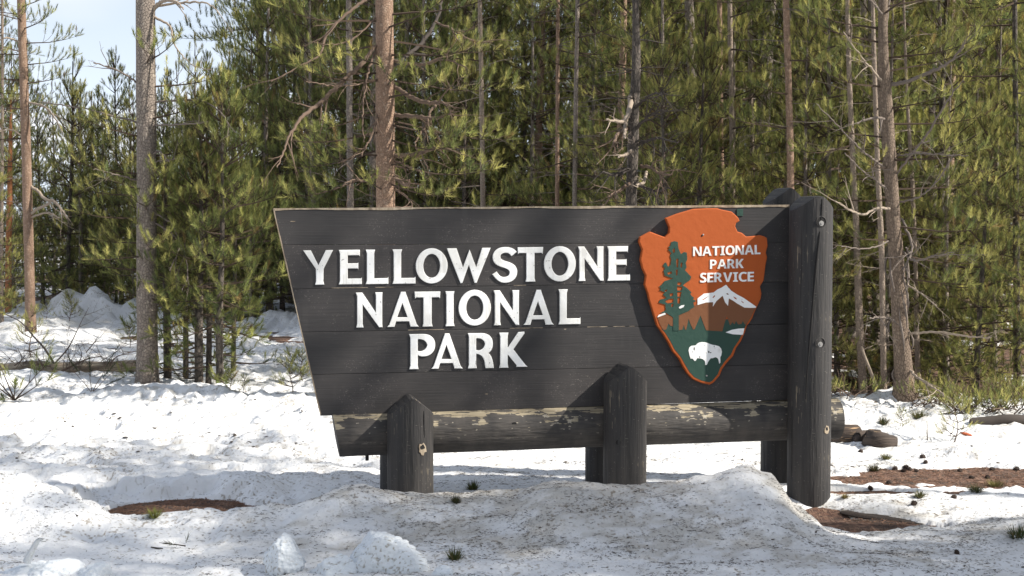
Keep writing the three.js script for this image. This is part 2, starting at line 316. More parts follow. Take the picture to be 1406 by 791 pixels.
const dirtMask = (x, z) => { // grime lying on the old ploughed heap before the sign
  const heap = Math.exp(-(((z + 9.2) / 0.95) ** 2)) * smooth(-2.2, -0.4, x) * smooth(4.2, 2.6, x), n = fbm(x * 2.2, z * 3.5, 261, 4), f = fbm(x * 14, z * 16, 265, 3);
  return clamp(heap * (0.35 + 1.0 * smooth(0.35, 0.65, n)) * (0.6 + 0.9 * smooth(0.4, 0.65, f)) + 0.25 * smooth(0.55, 0.72, n) * smooth(0.5, 0.7, f) + 0.7 * smooth(-10.6, -11.6, z) * smooth(0.5, 0.64, fbm(x * 5, z * 6, 267, 4)) * smooth(0.46, 0.6, fbm(x * 17, z * 15, 269, 3)));
};
const snow = part('snow', sheet(xsFine, dsFine, snowH, 3, (x, z) => mix3([1, 1, 1], [0.56, 0.52, 0.455], 0.8 * dirtMask(x, z))), M.snow, scene);
tag(snow, null, null, null, 'structure');
{ // the road that the camera stands on, outside the frame
  const asphalt = tex(512, 512, (u, v) => gray(0.045 + 0.04 * fbm(u * 120, v * 120, 191, 3, 120, 120) + 0.015 * fbm(u * 5, v * 5, 195, 4, 5, 5)));
  const g = new THREE.BoxGeometry(240, 0.3, 8.7, 60, 1, 4), uv = g.attributes.uv, q = g.attributes.position; for (let i = 0; i < uv.count; i++) uv.setXY(i, q.getX(i) / 2, q.getZ(i) / 2);
  const r = part('road', g, std({ map: asphalt, roughness: 0.85 }), scene); r.position.set(0, ROAD - 0.15, -0.3); tag(r, null, null, null, 'structure');
}
const xsSoil = axis([[-200, -40, 20], [-40, -14, 1], [-14, 14, 0.15], [14, 40, 1], [40, 200, 20]]), dsSoil = axis([[-60, 6, 4], [6, 24, 0.14], [24, 50, 0.4], [50, 240, 10]]);
tag(part('ground', sheet(xsSoil, dsSoil, soilH, 2, null), M.soil, scene), null, null, null, 'structure');

// ---------------------------------------------------------------- the sign
const TURN = 11 * Math.PI / 180;
const SIGN = new THREE.Vector3(0.15, 0, -10.3);
const sign = thing('park_sign', 'big dark wooden entrance sign with white lettering and orange arrowhead standing in the snow', 'sign', SIGN.toArray());
sign.rotation.y = TURN; sign.updateMatrixWorld(true);
const toSign = sign.matrixWorld.clone().invert();
// sign coordinates (along, up) of what the photograph shows at (px, py) on the plane n metres in front of the board face
function on(px, py, n = 0) {
  const a = new THREE.Vector3(0, EYE, 0).applyMatrix4(toSign), b = at(px, py, 10).applyMatrix4(toSign).sub(a), t = (n - a.z) / b.z;
  return new THREE.Vector2(a.x + b.x * t, a.y + b.y * t);
}
const uvBox = (g, s = 1) => { const p = g.attributes.position, n = g.attributes.normal, uv = new Float32Array(p.count * 2); for (let i = 0; i < p.count; i++) { const ax = Math.abs(n.getX(i)); uv[2 * i] = (ax > 0.8 ? p.getZ(i) : p.getX(i)) * s; uv[2 * i + 1] = (Math.abs(n.getY(i)) > 0.8 ? p.getZ(i) : p.getY(i)) * s; } g.setAttribute('uv', new THREE.BufferAttribute(uv, 2)); return g; };
function slab(points, n0, depth, bevel = 0.003, holes = [], steps = 1) { // extruded outline whose front face lies at n0 + depth
  const sh = new THREE.Shape(points);
  for (const h of holes) sh.holes.push(new THREE.Path(h));
  const g = new THREE.ExtrudeGeometry(sh, { depth: depth - 2 * bevel, bevelEnabled: bevel > 0, bevelThickness: bevel, bevelSize: bevel, bevelOffset: -bevel, bevelSegments: 2, curveSegments: 10, steps });
  g.translate(0, 0, n0 + bevel); return uvBox(g);
}
{
  // planks, top to bottom: (left px, py), (right px, py) of each seam
  const seams = [[375, 287, 1105, 281.8], [386.5, 336.5, 1105, 333], [400, 396.8, 1105, 386.6], [413.6, 456.2, 1105, 444.4], [427, 514.5, 1105, 499.8], [440, 571, 1105, 548]];
  const gap = 0.001;
  for (let k = 0; k < 5; k++) {
    const a = seams[k], b = seams[k + 1], tl = on(a[0], a[1]), tr = on(a[2], a[3]), br = on(b[2], b[3]), bl = on(b[0], b[1]);
    for (const q of [tl, tr]) q.y -= k ? gap : 0; for (const q of [bl, br]) q.y += k < 4 ? gap : 0;
    const r = rng(300 + k), pts = [];
    const edge = (p, q, amp) => { for (let i = 0; i < 40; i++) { const t = i / 40, v = p.clone().lerp(q, t); if (i) v.y += amp * (fbm(t * 30, k * 9.3 + amp * 1e4, 311, 3) - 0.5); pts.push(v); } };
    edge(bl, br, 0.0012); pts.push(br); pts.push(tr.clone()); const tops = []; for (let i = 1; i < 40; i++) { const t = i / 40, v = tr.clone().lerp(tl, t); v.y += 0.0012 * (fbm(t * 30, k * 5.1, 315, 3) - 0.5); pts.push(v); } pts.push(tl);
    const g = slab(pts, -0.062 + 0.0015 * r(), 0.062, 0.0025);
    const uv = g.attributes.uv; for (let i = 0; i < uv.count; i++) uv.setXY(i, uv.getX(i) / 1.5 + k * 0.37, uv.getY(i) / 0.6 + k * 0.21);
    part('plank', g, k === 1 || k === 4 ? M.boardFaded : M.board, sign);
  }
  // paint worn off to pale wood along the top and left edges
  const strip = (pairs, d) => { const a = [], b = []; for (const [p, q] of pairs) { a.push(p); b.push(q); } return slab([...a, ...b.reverse()], 0.0005, d, 0.0006); };
  const top = []; for (let i = 0; i <= 150; i++) { const px = lerp(375.2, 1084, i / 150), py = lerp(286.6, 281.6, i / 150), w = 0.9 + 2.6 * fbm(i * 0.16, 2, 321, 3) + 1.0 * smooth(0.3, 1, i / 150) * (fbm(i * 0.5, 7, 322, 2) - 0.3); top.push([on(px, py + w), on(px, py - 0.5)]); }
  part('worn_edge', strip(top, 0.0035), M.worn, sign);
  const side = []; for (let i = 0; i <= 90; i++) { const t = i / 90, px = lerp(375, 439.4, t), py = lerp(287, 569, t), w = 0.7 + 1.3 * fbm(i * 0.2, 5, 323, 3); side.push([on(px - 0.3, py), on(px + w, py)]); }
  part('worn_edge', strip(side, 0.0035), M.worn, sign);
  // seam rubbed pale here and there
  for (const [x0, x1, k] of [[455, 505, 2], [515, 540, 2], [705, 722, 2], [560, 610, 3], [700, 745, 3], [806, 834, 3], [842, 858, 3], [864, 871, 3]]) {
    const a = seams[k], y = (x) => lerp(a[1], a[3], (x - a[0]) / (a[2] - a[0])), pr = [];
    for (let i = 0; i <= 12; i++) { const x = lerp(x0, x1, i / 12), w = 0.25 + 0.5 * vnoise(i * 0.9, x0, 325); pr.push([on(x, y(x) - 0.7 + w), on(x, y(x) - 0.75)]); }
    part('worn_edge', strip(pr, 0.002), M.worn, sign);
  }
}
// raised letters, drawn on a 48-unit cap height with flared stems
const bez = (pts) => { const o = []; for (let i = 0; i + 3 < pts.length; i += 3) for (let t = 0; t < 1; t += 0.1) { const s = 1 - t, c = [s * s * s, 3 * s * s * t, 3 * s * t * t, t * t * t]; o.push([0, 1].map((k) => c[0] * pts[i][k] + c[1] * pts[i + 1][k] + c[2] * pts[i + 2][k] + c[3] * pts[i + 3][k])); } o.push(pts[pts.length - 1]); return o; };
const oval = (cx, cy, rx, ry, n = 40) => Array.from({ length: n }, (_, i) => { const a = i / n * 2 * Math.PI; return [cx + rx * Math.cos(a), cy + ry * Math.sin(a)]; });
const GLYPH = {
  Y: { w: 41, o: [[0, 48], [10.5, 48], [20.8, 27], [31, 48], [41, 48], [28, 22], [27.6, 5], [29, 0], [16.4, 0], [17.6, 5], [17.4, 22]] },
  E: { w: 31, o: [[0, 0], [31, 0], [31, 9.6], [29.8, 8], [12, 8], [12, 22], [25, 22], [26.3, 20.6], [26.3, 30.4], [25, 29.2], [12, 29.2], [12, 40.4], [27, 40.4], [28.4, 39], [28.4, 48], [0, 48], [1.6, 43], [1.6, 5]] },
  L: { w: 31, o: [[0, 0], [31, 0], [31, 9.8], [29.6, 8], [11.6, 8], [11.6, 43], [13, 48], [0, 48], [1.6, 43], [1.6, 5]] },
  O: { w: 44, o: oval(22, 24, 22, 24.6), h: [oval(22, 24, 11.6, 16.6)] },
  W: { w: 59, o: [[0, 48], [13, 48], [21.6, 21], [30.5, 46], [39.5, 21], [47.5, 48], [59, 48], [40, -0.6], [37.4, -0.6], [29.6, 25], [20.8, -0.6], [18.2, -0.6]] },
  S: { w: 35, o: [...bez([[1, 11], [6, 4], [11, -1], [18, -1], [28, -1], [34.6, 5], [34.6, 14], [34.6, 23], [28, 26.4], [21, 28.6], [15, 30.6], [12, 32], [12, 35.4], [12, 39], [15, 40.8], [19, 40.8], [23, 40.8], [25, 39], [27, 36]]), [34, 42], ...bez([[34, 42], [30, 47], [25, 48.8], [18, 48.8], [8, 48.8], [1.6, 43], [1.6, 35], [1.6, 26], [8, 23], [15, 20.6], [21, 18.6], [24.4, 17], [24.4, 13.4], [24.4, 9.6], [21.4, 7], [17, 7], [12, 7], [9.6, 10], [7, 15]]).slice(1)] },
  T: { w: 35, o: [[0, 48], [35, 48], [34.4, 38.6], [33, 40], [23.2, 40], [23.2, 5], [24.4, 0], [11, 0], [12, 5], [12, 40], [2, 40], [0.6, 38.6]] },
  N: { w: 36, o: [[0, 0], [10, 0], [8.8, 5], [8.6, 32], [31.4, 0], [36, 0], [35.6, 5], [35.6, 43], [36, 48], [26, 48], [27, 43], [27, 20], [8.2, 48], [-0.6, 48], [1.2, 43], [1.2, 5]] },
  A: { w: 43, o: [[0, 0], [9.8, 0], [12, 7.4], [29.6, 7.4], [31.6, 0], [43, 0], [40, 3.4], [24.6, 48], [18.6, 48], [3, 3.4]], h: [[[13.6, 13], [27.6, 13], [20.6, 32.6]]] },
  I: { w: 12.4, o: [[0, 0], [12.4, 0], [11.2, 5], [11.2, 43], [12.4, 48], [0, 48], [1.2, 43], [1.2, 5]] },
  P: { w: 35, o: [[0, 0], [12.4, 0], [11.4, 5], [11.4, 19.5], ...bez([[11.4, 19.5], [14, 17.6], [16, 17.2], [19, 17.2], [28, 17.2], [35, 23], [35, 33], [35, 43], [28, 48], [18, 48]]), [0, 48], [1.4, 43], [1.4, 5]], h: [[[11.4, 25], [11.4, 40.6], ...bez([[11.4, 40.6], [12, 41.4], [22, 42], [24.4, 33], [23, 25], [14, 23], [11.4, 25]]).slice(1, -1)]] },
  R: { w: 36, o: [[0, 0], [12.4, 0], [11.4, 5], [11.4, 19.8], ...bez([[11.4, 19.8], [17, 19.4], [23, 16], [23.6, 5], [23.8, 3.4], [24, 2], [24.6, 0]]).slice(1), [36, 0], ...bez([[36, 0], [35, 10], [33, 17], [28.6, 20.6], [33, 24], [34.6, 28], [34.6, 33.4], [34.6, 43], [28, 48], [18, 48]]).slice(1), [0, 48], [1.4, 43], [1.4, 5]], h: [[[11.4, 25.4], [11.4, 40.6], ...bez([[11.4, 40.6], [12, 41.4], [22, 42], [23.8, 33.4], [23, 26], [15, 22.6], [11.4, 25.4]]).slice(1, -1)]] },
  K: { w: 39, o: [[0, 0], [12.6, 0], [11.6, 5], [11.6, 18.4], [24, 3], [23.4, 1], [39, 1], [36, 3.6], [19.4, 25], [34.6, 46.6], [34.6, 49], [26, 48.4], [11.6, 27], [11.6, 43], [12.6, 48], [0, 48], [1.4, 43], [1.4, 5]] },
};
{
  const rows = [
    [47.3, [['Y', 416.2, 41, 391.2], ['E', 465, 31.6, 390.6], ['L', 502, 31, 390.2], ['L', 538.8, 31.4, 389.8], ['O', 570.6, 43.8, 389], ['W', 613.4, 60, 388.4], ['S', 674.6, 35.6, 387.6], ['T', 710.4, 35, 387], ['O', 746.6, 43.6, 386.2], ['N', 794, 34.4, 386], ['E', 833.6, 31, 385.6]]],
    [48, [['N', 489, 36, 449.8], ['A', 531.4, 43.6, 449], ['T', 569, 35.4, 448.6], ['I', 611.4, 12.4, 448], ['O', 629.4, 44.2, 446.8], ['N', 678, 34.6, 446.8], ['A', 718.4, 41.6, 446.2], ['L', 766.6, 30, 445.4]]],
    [48.2, [['P', 561.8, 35.4, 507], ['A', 592, 43.2, 506.4], ['R', 642.2, 35.6, 505.8], ['K', 685.2, 39, 505]]],
  ];
  for (const [cap, row] of rows) for (const [ch, x0, w, y0] of row) {
    const G = GLYPH[ch], put = ([gx, gy]) => on(x0 + gx * w / G.w, y0 - gy * cap / 48 - 0.0135 * gx * w / G.w);
    part('letter', slab(G.o.map(put), -0.004, 0.015, 0.0035, (G.h ?? []).map((h) => h.map(put))), M.letter, sign);
  }
  const nicks = [[402, 304, 2], [668, 541, 1.2], [776, 452, 1], [990 - 304, 459, 1]]; // small pale nicks in the paint
  for (const [px, py, s] of nicks) part('paint_nick', slab([on(px - 2 * s, py + 0.4), on(px + s, py + 0.6), on(px + 2 * s, py - 0.3), on(px - s, py - 0.5)], 0, 0.0015, 0.0004), M.worn, sign);
  part('corner_plate', slab([on(1011.4, 296.8), on(1020, 296.6), on(1020, 287), on(1011.4, 287.2)], 0.0004, 0.006, 0.001), M.green, sign);
}
// arrowhead emblem
{
  const P = (s) => s.trim().split(/\s+/).map((q) => q.split(',').map(Number));
  const outline = P('914,299.7 930,293.5 952.7,286.8 970,286 984.8,285.8 990,287.6 1005,290.6 1010,295 1014,299 1016,303.5 1011,306.5 1010,311 1013,318 1019,319.8 1025,324.8 1035,324.2 1044,323 1050,324.6 1053.5,327 1054.5,337.7 1052,347 1053.8,353 1051.5,365 1050.2,376 1049,385 1044,393.5 1046,403 1045,410 1041,419 1037,427 1033.4,437 1029.6,443 1026,447 1023.4,456 1021,461.5 1017.5,469 1011.4,477.5 1007,489 998.5,498 992,507 988.4,516 979.5,526 974.5,528.4 963,526 951.7,521 944,513 937.8,503 932.8,493 924,483 917.6,470 910,458 902.4,447.6 898.8,436 895.2,424 891.4,412 889.6,403 885.2,391 887,379 882.4,369 879.4,357 882,343 877.4,332 879,325.5 892.8,318 905.7,323 913,325.5 918.6,320 919.3,312.6');
  const T0 = 0.006, FACE = 0.046;
  const to = (pts, n = FACE) => pts.map(([x, y]) => on(x, y, n));
  const centre = [966, 395];
  const ah = part('arrowhead', slab(to(outline).reverse(), T0, FACE - T0, 0.007), M.orange, sign);
  // lift pads so that it stands clear of the planks
  part('backing_block', slab(to(P('950,330 980,330 980,460 950,460')).reverse(), -0.001, T0 + 0.004, 0), M.black, ah);
  const layer = (name, pts, mat, lift, holes = [], h0 = 0) => part(name, slab(to(pts), FACE - 0.002 + h0, 0.002 + lift - h0, 0.0005, holes.map((h) => { const cx = h.reduce((s, q) => s + q[0], 0) / h.length, cy = h.reduce((s, q) => s + q[1], 0) / h.length; return to(h.map(([x, y]) => [cx + (x - cx) * 1.25, cy + (y - cy) * 1.2])); })), mat, ah);
  layer('meadow', P('908.5,452 914,446 935,440 955,430 985,440 1018,436 1027.5,441 1022.5,450 1018.5,459.5 1014.5,467.5 1008,477 1003.5,487 995.5,496 989,505 985.5,514 978,523 974,525 963.5,522.8 953.5,518 946.5,510.5 940.5,500.5 935,490.5 926,479.5 920.5,468.5 913,456.5'), M.green, 0.0015);
  layer('mountain', P('931.8,453.5 931.8,433.4 945.4,427.4 953,420 957.4,417.2 969,414.8 980,412 990,400 998,399 1010,412 1022,420.8 1037.6,421.6 1034.5,428.5 1030.5,437 1027.4,441.5 1023.5,446.5 1019.8,440.8 1018,445 1013.5,445.5 1010.6,440.6 1008.4,445.5 1005.6,442.2 1002.4,447 998,434 994.6,444 991.6,455 969.4,453.6 966,445 961.6,433 957,444 953.6,452 951.4,452.4 947.6,444 945.2,437.6 943.6,446 942,452.8 940.4,452.6 938.8,446 936.6,452.6'), M.brown, 0.003);
  layer('foothill', P('902.8,436.4 912.8,431.2 924,436.6 924,448 919.8,447.2 917.8,443.6 914.6,452.6 910.8,453.2 906.4,446.4'), M.brown, 0.003);
  layer('snow_patch', P('902.4,435.8 904.2,432.6 912.6,429.4 914.2,431.6 908,433.8'), M.letter, 0.0042);
  layer('snow_cap', P('957.6,410 966.4,403.2 973,402.6 980,401.5 985,397.4 990.5,395 996.8,391 1004,399.2 1012,404.4 1021,409.2 1030,415.4 1038.3,421.2 1037.4,422.6 1030,422.8 1022,422.4 1012,416.8 1006,412.6 1000.6,409.8 999.4,420 995.4,415.2 992,406 983.5,413.5 978.6,421 979,414.9 969,415.4 957.6,418.8'), M.letter, 0.0042,
    [P('964.6,411.4 971.6,407 970.4,408.6 966,411.8'), P('997.2,403 999.2,402.8 1000.2,404.8 998.4,404.4'), P('1007,407.4 1010.6,409.2 1011.2,411.2 1008.6,409.8'), P('1017.6,413 1020.6,415 1020.8,416.2 1018.6,414.8'), P('978.4,408.4 980.8,405.6 981.6,406.6 979.6,409')].map((h) => h.reverse()));
  layer('pine_emblem', P('926,331 930.4,332.4 931.6,342 935,349 939,346 942.8,346.8 943.6,356 941.4,361 942.6,367 940.4,371 945,376 949,380 947.4,384.7 941,388.6 937.6,392 943,395.4 949.4,401.4 947.6,403.4 949.6,406.4 953,409 951.4,411 955.8,413.2 952,415 953,421.7 948,424.4 945.6,427 931.7,433 931.9,454 924,454 924,436 914,429.6 906.4,430 914,426 913.2,418.4 904,415.6 906.4,411.4 915,409.4 910,404.6 912.8,401.4 905.4,398.6 907.4,396 904.8,393.6 908,391.4 912.5,386 924.4,382.4 918,380.6 912.5,378.6 910.8,371.4 913,369 910,364.6 912.6,361 914.4,360.4 917,366.4 920.4,364 921.6,356 919.8,351 922,348 916.8,343 919.6,341.6 917.2,339.4 920.2,337.6 921.6,332.4'), M.green, 0.0046,
    [P('923.6,343.4 925.8,340.6 926.4,346 924.4,347.2'), P('928.6,356.4 931.2,356 930.8,366.4 929,366.2'), P('916.6,374.4 921,372.6 922,375.4 917.4,376.8'), P('928,371 930.2,370.6 929.8,377.4 928.2,377.6'), P('930.6,387.8 935.2,388 934.6,391.4 930.4,391.2'), P('930,393.4 936.4,394.2 935,398.6 930.2,398.4'), P('930.2,401.2 935.2,401 934,407.2 930.4,406.8'), P('930.4,409.4 933.6,409 933.2,416 930.6,416.2'), P('912.6,398.4 916,397.6 915.2,400 913,400.4'), P('919.8,403.2 924,402.8 923.4,405.8 920.2,406.6'), P('914,413.4 920,410.4 924,410.6 923.2,415 917,416'), P('934.6,361 936.8,361.4 936,367 934.4,366.6'), P('922,417.6 924.6,417 923.8,421 921.8,421.4')]);
  layer('snow_patch', P('931.8,421.8 935,419.4 939.6,418.8 938.2,421.6 934,423.8 932.2,423.4'), M.letter, 0.0062);
  layer('lake', P('996,456.4 1005,452.8 1014,451.2 1022,450.8 1019.8,459.8 1006,459'), M.letter, 0.0036);
  const bis = layer('bison', P('945.2,481 946.4,477 949,474.9 955,474.3 957,472 960,470.3 964,469.7 969,470.2 973,471.6 978,473.4 982,474 987,475.4 990,478.6 991.2,483 990.2,488 988.8,490.8 989,498 987.4,499.6 986.4,494 985,491.6 982,490.4 978.6,491.8 975.7,492 973.8,494.6 972,497 970.4,501 968,500.9 968.2,498 967.4,495.4 964.6,493 960.6,492 957,491.8 955.4,495 953.6,495.8 951,492.6 948,492.4 946.6,488'), M.letter, 0.0036);
  for (const [x, y, w, h] of [[953, 479, 0.8, 2.4], [973, 483.2, 1, 1.5], [975.5, 484.2, 1.3, 0.6], [950.4, 483.2, 0.8, 0.4], [960.6, 490.2, 0.8, 1], [969.4, 484.6, 0.7, 0.4], [967.6, 474, 0.4, 0.8], [980.4, 475.6, 0.4, 1.2]]) part('chipped_spot', slab(to(oval(x, y, w, h, 8)).reverse(), FACE + 0.002, 0.0022, 0), M.black, ah);
  for (const [x, y, m] of [[965.4, 322.4, M.steel], [970.2, 516, M.steel]]) { const g = new THREE.SphereGeometry(0.007, 10, 6); const c = on(x, y, FACE); g.scale(1, 1, 0.5); g.translate(c.x, c.y, FACE + 0.003); part('bolt', g, m, ah); }
  part('bullet_hole', slab(to(oval(963.6, 324, 1.2, 1.5, 9)).reverse(), FACE - 0.001, 0.0018, 0), M.black, ah);
  const font = await new FontLoader().loadAsync('fonts/droid/droid_sans_bold.typeface.json');
  const words = [['NATIONAL', 951.4, 1044, 351.8, 349, 12.8], ['PARK', 974.6, 1021, 369.4, 368, 12.6], ['SERVICE', 961, 1035, 388, 386.2, 13]];
  for (const [word, x0, x1, y0, y1, cap] of words) {
    const em = 100, boxes = []; let pen = 0;
    for (const ch of word) { const shapes = font.generateShapes(ch, em); let hi = -1e9, lo = 1e9; for (const s of shapes) for (const q of s.getPoints(6)) { lo = Math.min(lo, q.x); hi = Math.max(hi, q.x); } boxes.push([shapes, pen - lo]); pen += hi - lo + 7; }
    pen -= 7; const capEm = Math.max(...font.generateShapes('N', em)[0].getPoints(4).map((q) => q.y));
    for (const [shapes, off] of boxes) {
      const put = (q) => { const f = (q.x + off) / pen; return on(lerp(x0, x1, f), lerp(y0, y1, f) - q.y / capEm * cap, FACE); };
      const gs = shapes.map((s) => slab(s.getPoints(6).map(put), FACE - 0.002, 0.0065, 0.0008, s.holes.map((h) => h.getPoints(6).map(put))));
      part('letter', gs.length > 1 ? mergeGeometries(gs) : gs[0], M.letter, ah);
    }
  }
}
// round posts with gabled tops; px of the middle, top pixel of the gable's front end
function postGeo(r, topY, bottomY, slope, seed, flat = 0) {
  const S = 64, pos = [], uv = [], idx = [], rows = 40;
  const rad = (a, y) => r * (1 + 0.05 * (fbm(Math.cos(a) * 1.5 + 4, y * 0.9 + Math.sin(a) * 1.5, seed, 3) - 0.5) + 0.018 * (vnoise(Math.cos(a) * 4, Math.sin(a) * 4, seed + 3) - 0.5));
  const roof = (x) => topY - Math.max(0, Math.abs(x) - flat) * slope;
  for (let k = 0; k <= rows; k++) for (let j = 0; j <= S; j++) {
    const a = (j % S) / S * 2 * Math.PI, rr0 = rad(a, topY), top = roof(rr0 * Math.cos(a)) - 0.004, y = lerp(bottomY, top, k / rows), rr = rad(a, y);
    pos.push(rr * Math.cos(a), y, rr * Math.sin(a)); uv.push(j / S, y);
  }
  const W = S + 1;
  for (let k = 0; k < rows; k++) for (let j = 0; j < S; j++) { const a = k * W + j, b = a + 1, c = a + W, d = c + 1; idx.push(a, c, b, b, c, d); }
  const g1 = new THREE.BufferGeometry(); g1.setAttribute('position', new THREE.Float32BufferAttribute(pos, 3)); g1.setAttribute('uv', new THREE.Float32BufferAttribute(uv, 2)); g1.setIndex(idx); g1.computeVertexNormals();
  // smooth over the seam
  const n = g1.attributes.normal; for (let k = 0; k <= rows; k++) { const a = k * W, b = a + S, x = n.getX(a) + n.getX(b), y = n.getY(a) + n.getY(b), z = n.getZ(a) + n.getZ(b), l = Math.hypot(x, y, z); n.setXYZ(a, x / l, y / l, z / l); n.setXYZ(b, x / l, y / l, z / l); }
  // cap: strips across x so that the ridge stays sharp
  const cp = [], cu = [], NX = 26, NZ = 8; const zr = (x) => Math.sqrt(Math.max(0, r * r - x * x));
  const tri = (p, q, s) => { for (const v of [p, q, s]) { cp.push(...v); cu.push(v[0] * 1.1, v[2] * 1.1); } };
  const xs = []; for (let i = 0; i <= NX; i++) xs.push(-r * Math.cos(i / NX * Math.PI));
  const V = (x, f) => { const a = Math.atan2(f * zr(x), x), m = Math.hypot(f * zr(x), x) / r, rr = rad(a, topY), X = m > 1e-6 ? rr * m * Math.cos(a) : 0, Z = m > 1e-6 ? rr * m * Math.sin(a) : 0; return [X, roof(X) + 0.004 * (fbm(X * 40 + 3, Z * 12, seed + 9, 2) - 0.5) * (1 - m) - 0.004 * smooth(0.9, 1, m), Z]; };
  for (let i = 0; i < NX; i++) for (let k = 0; k < NZ; k++) { const f0 = k / NZ * 2 - 1, f1 = (k + 1) / NZ * 2 - 1, a = V(xs[i], f0), b = V(xs[i + 1], f0), c = V(xs[i], f1), d = V(xs[i + 1], f1); tri(a, c, b); tri(b, c, d); }
  const g2 = new THREE.BufferGeometry(); g2.setAttribute('position', new THREE.Float32BufferAttribute(cp, 3)); g2.setAttribute('uv', new THREE.Float32BufferAttribute(cu, 2)); g2.computeVertexNormals();
  return mergeGeometries([g1.toNonIndexed(), g2]);
}
const NF = 0.185, NR = -0.35;
const flatten = (g, parent) => { g.updateMatrix(); for (const m of [...g.children]) { m.applyMatrix4(g.matrix); parent.add(m); } };
{
  const specs = [[563.5, 0.158, 547, 0.82, 'a', 0.012], [858, 0.153, 503, 0.85, 'b', 0.01], [1110.5, 0.157, 269, 0.78, 'c', 0.03]];
  const posts = specs.map(([px, r, py, slope, s, flat], k) => {
    const c = on(px, 620, NF), top = on(px + 4, py, NF + r * 0.9).y;
    const f = part('post', postGeo(r, top, -0.7, slope, 400 + k * 7, flat), M.post, sign); f.position.set(c.x, 0, NF); f.rotation.y = 0;
    const b = part('rear_post', postGeo(r * 0.99, k === 2 ? on(1075, 257.5, NR + 0.14).y : top - 0.03, -0.7, slope, 440 + k * 7, 0.01), M.post, sign); b.position.set(c.x + (k === 1 ? 0.0 : 0), 0, NR);
    return [f, c, r, top];
  });
  // countersunk bolts: a dark socket with a washer at its bottom, set into the bark side
  const socket = (k, px, py, s = 1, washer = true) => {
    const [f, c, r] = posts[k], p = on(px, py, NF + r * 0.9), x = clamp(p.x - c.x, -r * 0.9, r * 0.9), a = Math.asin(x / r), R = 0.034 * s;
    const g = new THREE.Group(); g.position.set(Math.sin(a) * (r - 0.004), p.y, Math.cos(a) * (r - 0.004)); g.rotation.y = a;
    const ring = new THREE.LatheGeometry([[0.4 * R, -0.012], [0.93 * R, -0.011], [0.98 * R, 0.004], [1.06 * R, 0.0075], [1.2 * R, 0.0035], [1.26 * R, -0.004]].map((q) => new THREE.Vector2(...q)), 28); ring.rotateX(Math.PI / 2);
    part('socket_rim', ring, M.post, g);
    const disc = new THREE.CylinderGeometry(0.95 * R, 0.95 * R, 0.002, 24); disc.rotateX(Math.PI / 2); disc.translate(0, 0, 0.0035); part('socket_hole', disc, M.black, g);
    if (washer) { const w = new THREE.CylinderGeometry(0.55 * R, 0.58 * R, 0.005, 20); w.rotateX(Math.PI / 2); w.translate(0.02 * R, -0.34 * R, 0.0055); part('washer', w, M.steel, g); const h = new THREE.CylinderGeometry(0.24 * R, 0.24 * R, 0.006, 6); h.rotateX(Math.PI / 2); h.translate(0.02 * R, -0.3 * R, 0.0095); part('bolt_head', h, M.steel, g); }
    flatten(g, f);
  };
  socket(2, 1126.5, 304.5); socket(2, 1125, 470.5); socket(1, 849.5, 608, 0.55, false); 
  // splintered knot holes with pale torn wood
  const knot = (k, px, py, s) => {
    const [f, c, r] = posts[k], p = on(px, py, NF + r * 0.9), x = clamp(p.x - c.x, -r * 0.93, r * 0.93), a = Math.asin(x / r), g = new THREE.Group(); g.position.set(Math.sin(a) * r, p.y, Math.cos(a) * r); g.rotation.y = a;
    const R = rng(470 + k + px), star = []; for (let i = 0; i < 14; i++) { const t = i / 14 * 2 * Math.PI, q = (0.026 + 0.016 * R()) * s; star.push(new THREE.Vector2(q * Math.cos(t) * 0.9, q * Math.sin(t) * 1.15 - 0.006 * s)); }
    const sg = slab(star, -0.004, 0.0065, 0.0015); part('torn_wood', sg, M.worn, g);
    const hole = []; for (let i = 0; i < 11; i++) { const t = i / 11 * 2 * Math.PI, q = (0.013 + 0.009 * R()) * s; hole.push(new THREE.Vector2(q * Math.cos(t), q * Math.sin(t) + 0.008 * s)); }
    part('knot_hole', slab(hole, 0, 0.0035, 0.0004), M.black, g); flatten(g, f);
  };
  knot(0, 580, 615.5, 1); knot(2, 1135.4, 590, 0.8);
  // drying cracks: a dark wedge groove following the grain
  const crack = (k, line, w) => {
    const [f, c, r] = posts[k], B = new Build(), pts = [];
    for (let i = 0; i < line.length; i++) { const [px, py] = line[i], p = on(px, py, NF + r * 0.85), x = clamp(p.x - c.x, -r * 0.95, r * 0.95), a = Math.asin(x / r); pts.push(new THREE.Vector3(Math.sin(a) * (r + 0.0015), p.y, Math.cos(a) * (r + 0.0015))); }
    const cr = new THREE.CatmullRomCurve3(pts).getPoints(40);
    B.tube(cr, cr.map((_, i) => w * (0.35 + 0.65 * Math.sin(Math.PI * clamp(i / 40 * 0.96 + 0.03))) * (0.7 + 0.6 * vnoise(i * 0.5, k, 491))), 6);
    part('crack', B.geo(), M.black, f);
  };
  crack(2, [[1127, 273], [1126.4, 290], [1125.6, 302]], 0.005);
  crack(2, [[1124, 318], [1122, 335], [1119.4, 360], [1116, 400], [1113, 440], [1110, 480], [1107.6, 520], [1106.4, 548]], 0.0085);
  crack(2, [[1103, 300], [1102.6, 360], [1101, 420]], 0.0014);
  crack(0, [[581.6, 564], [582, 582], [582.6, 601]], 0.003);
  crack(2, [[1093, 560], [1092, 610], [1091, 660]], 0.002);
}
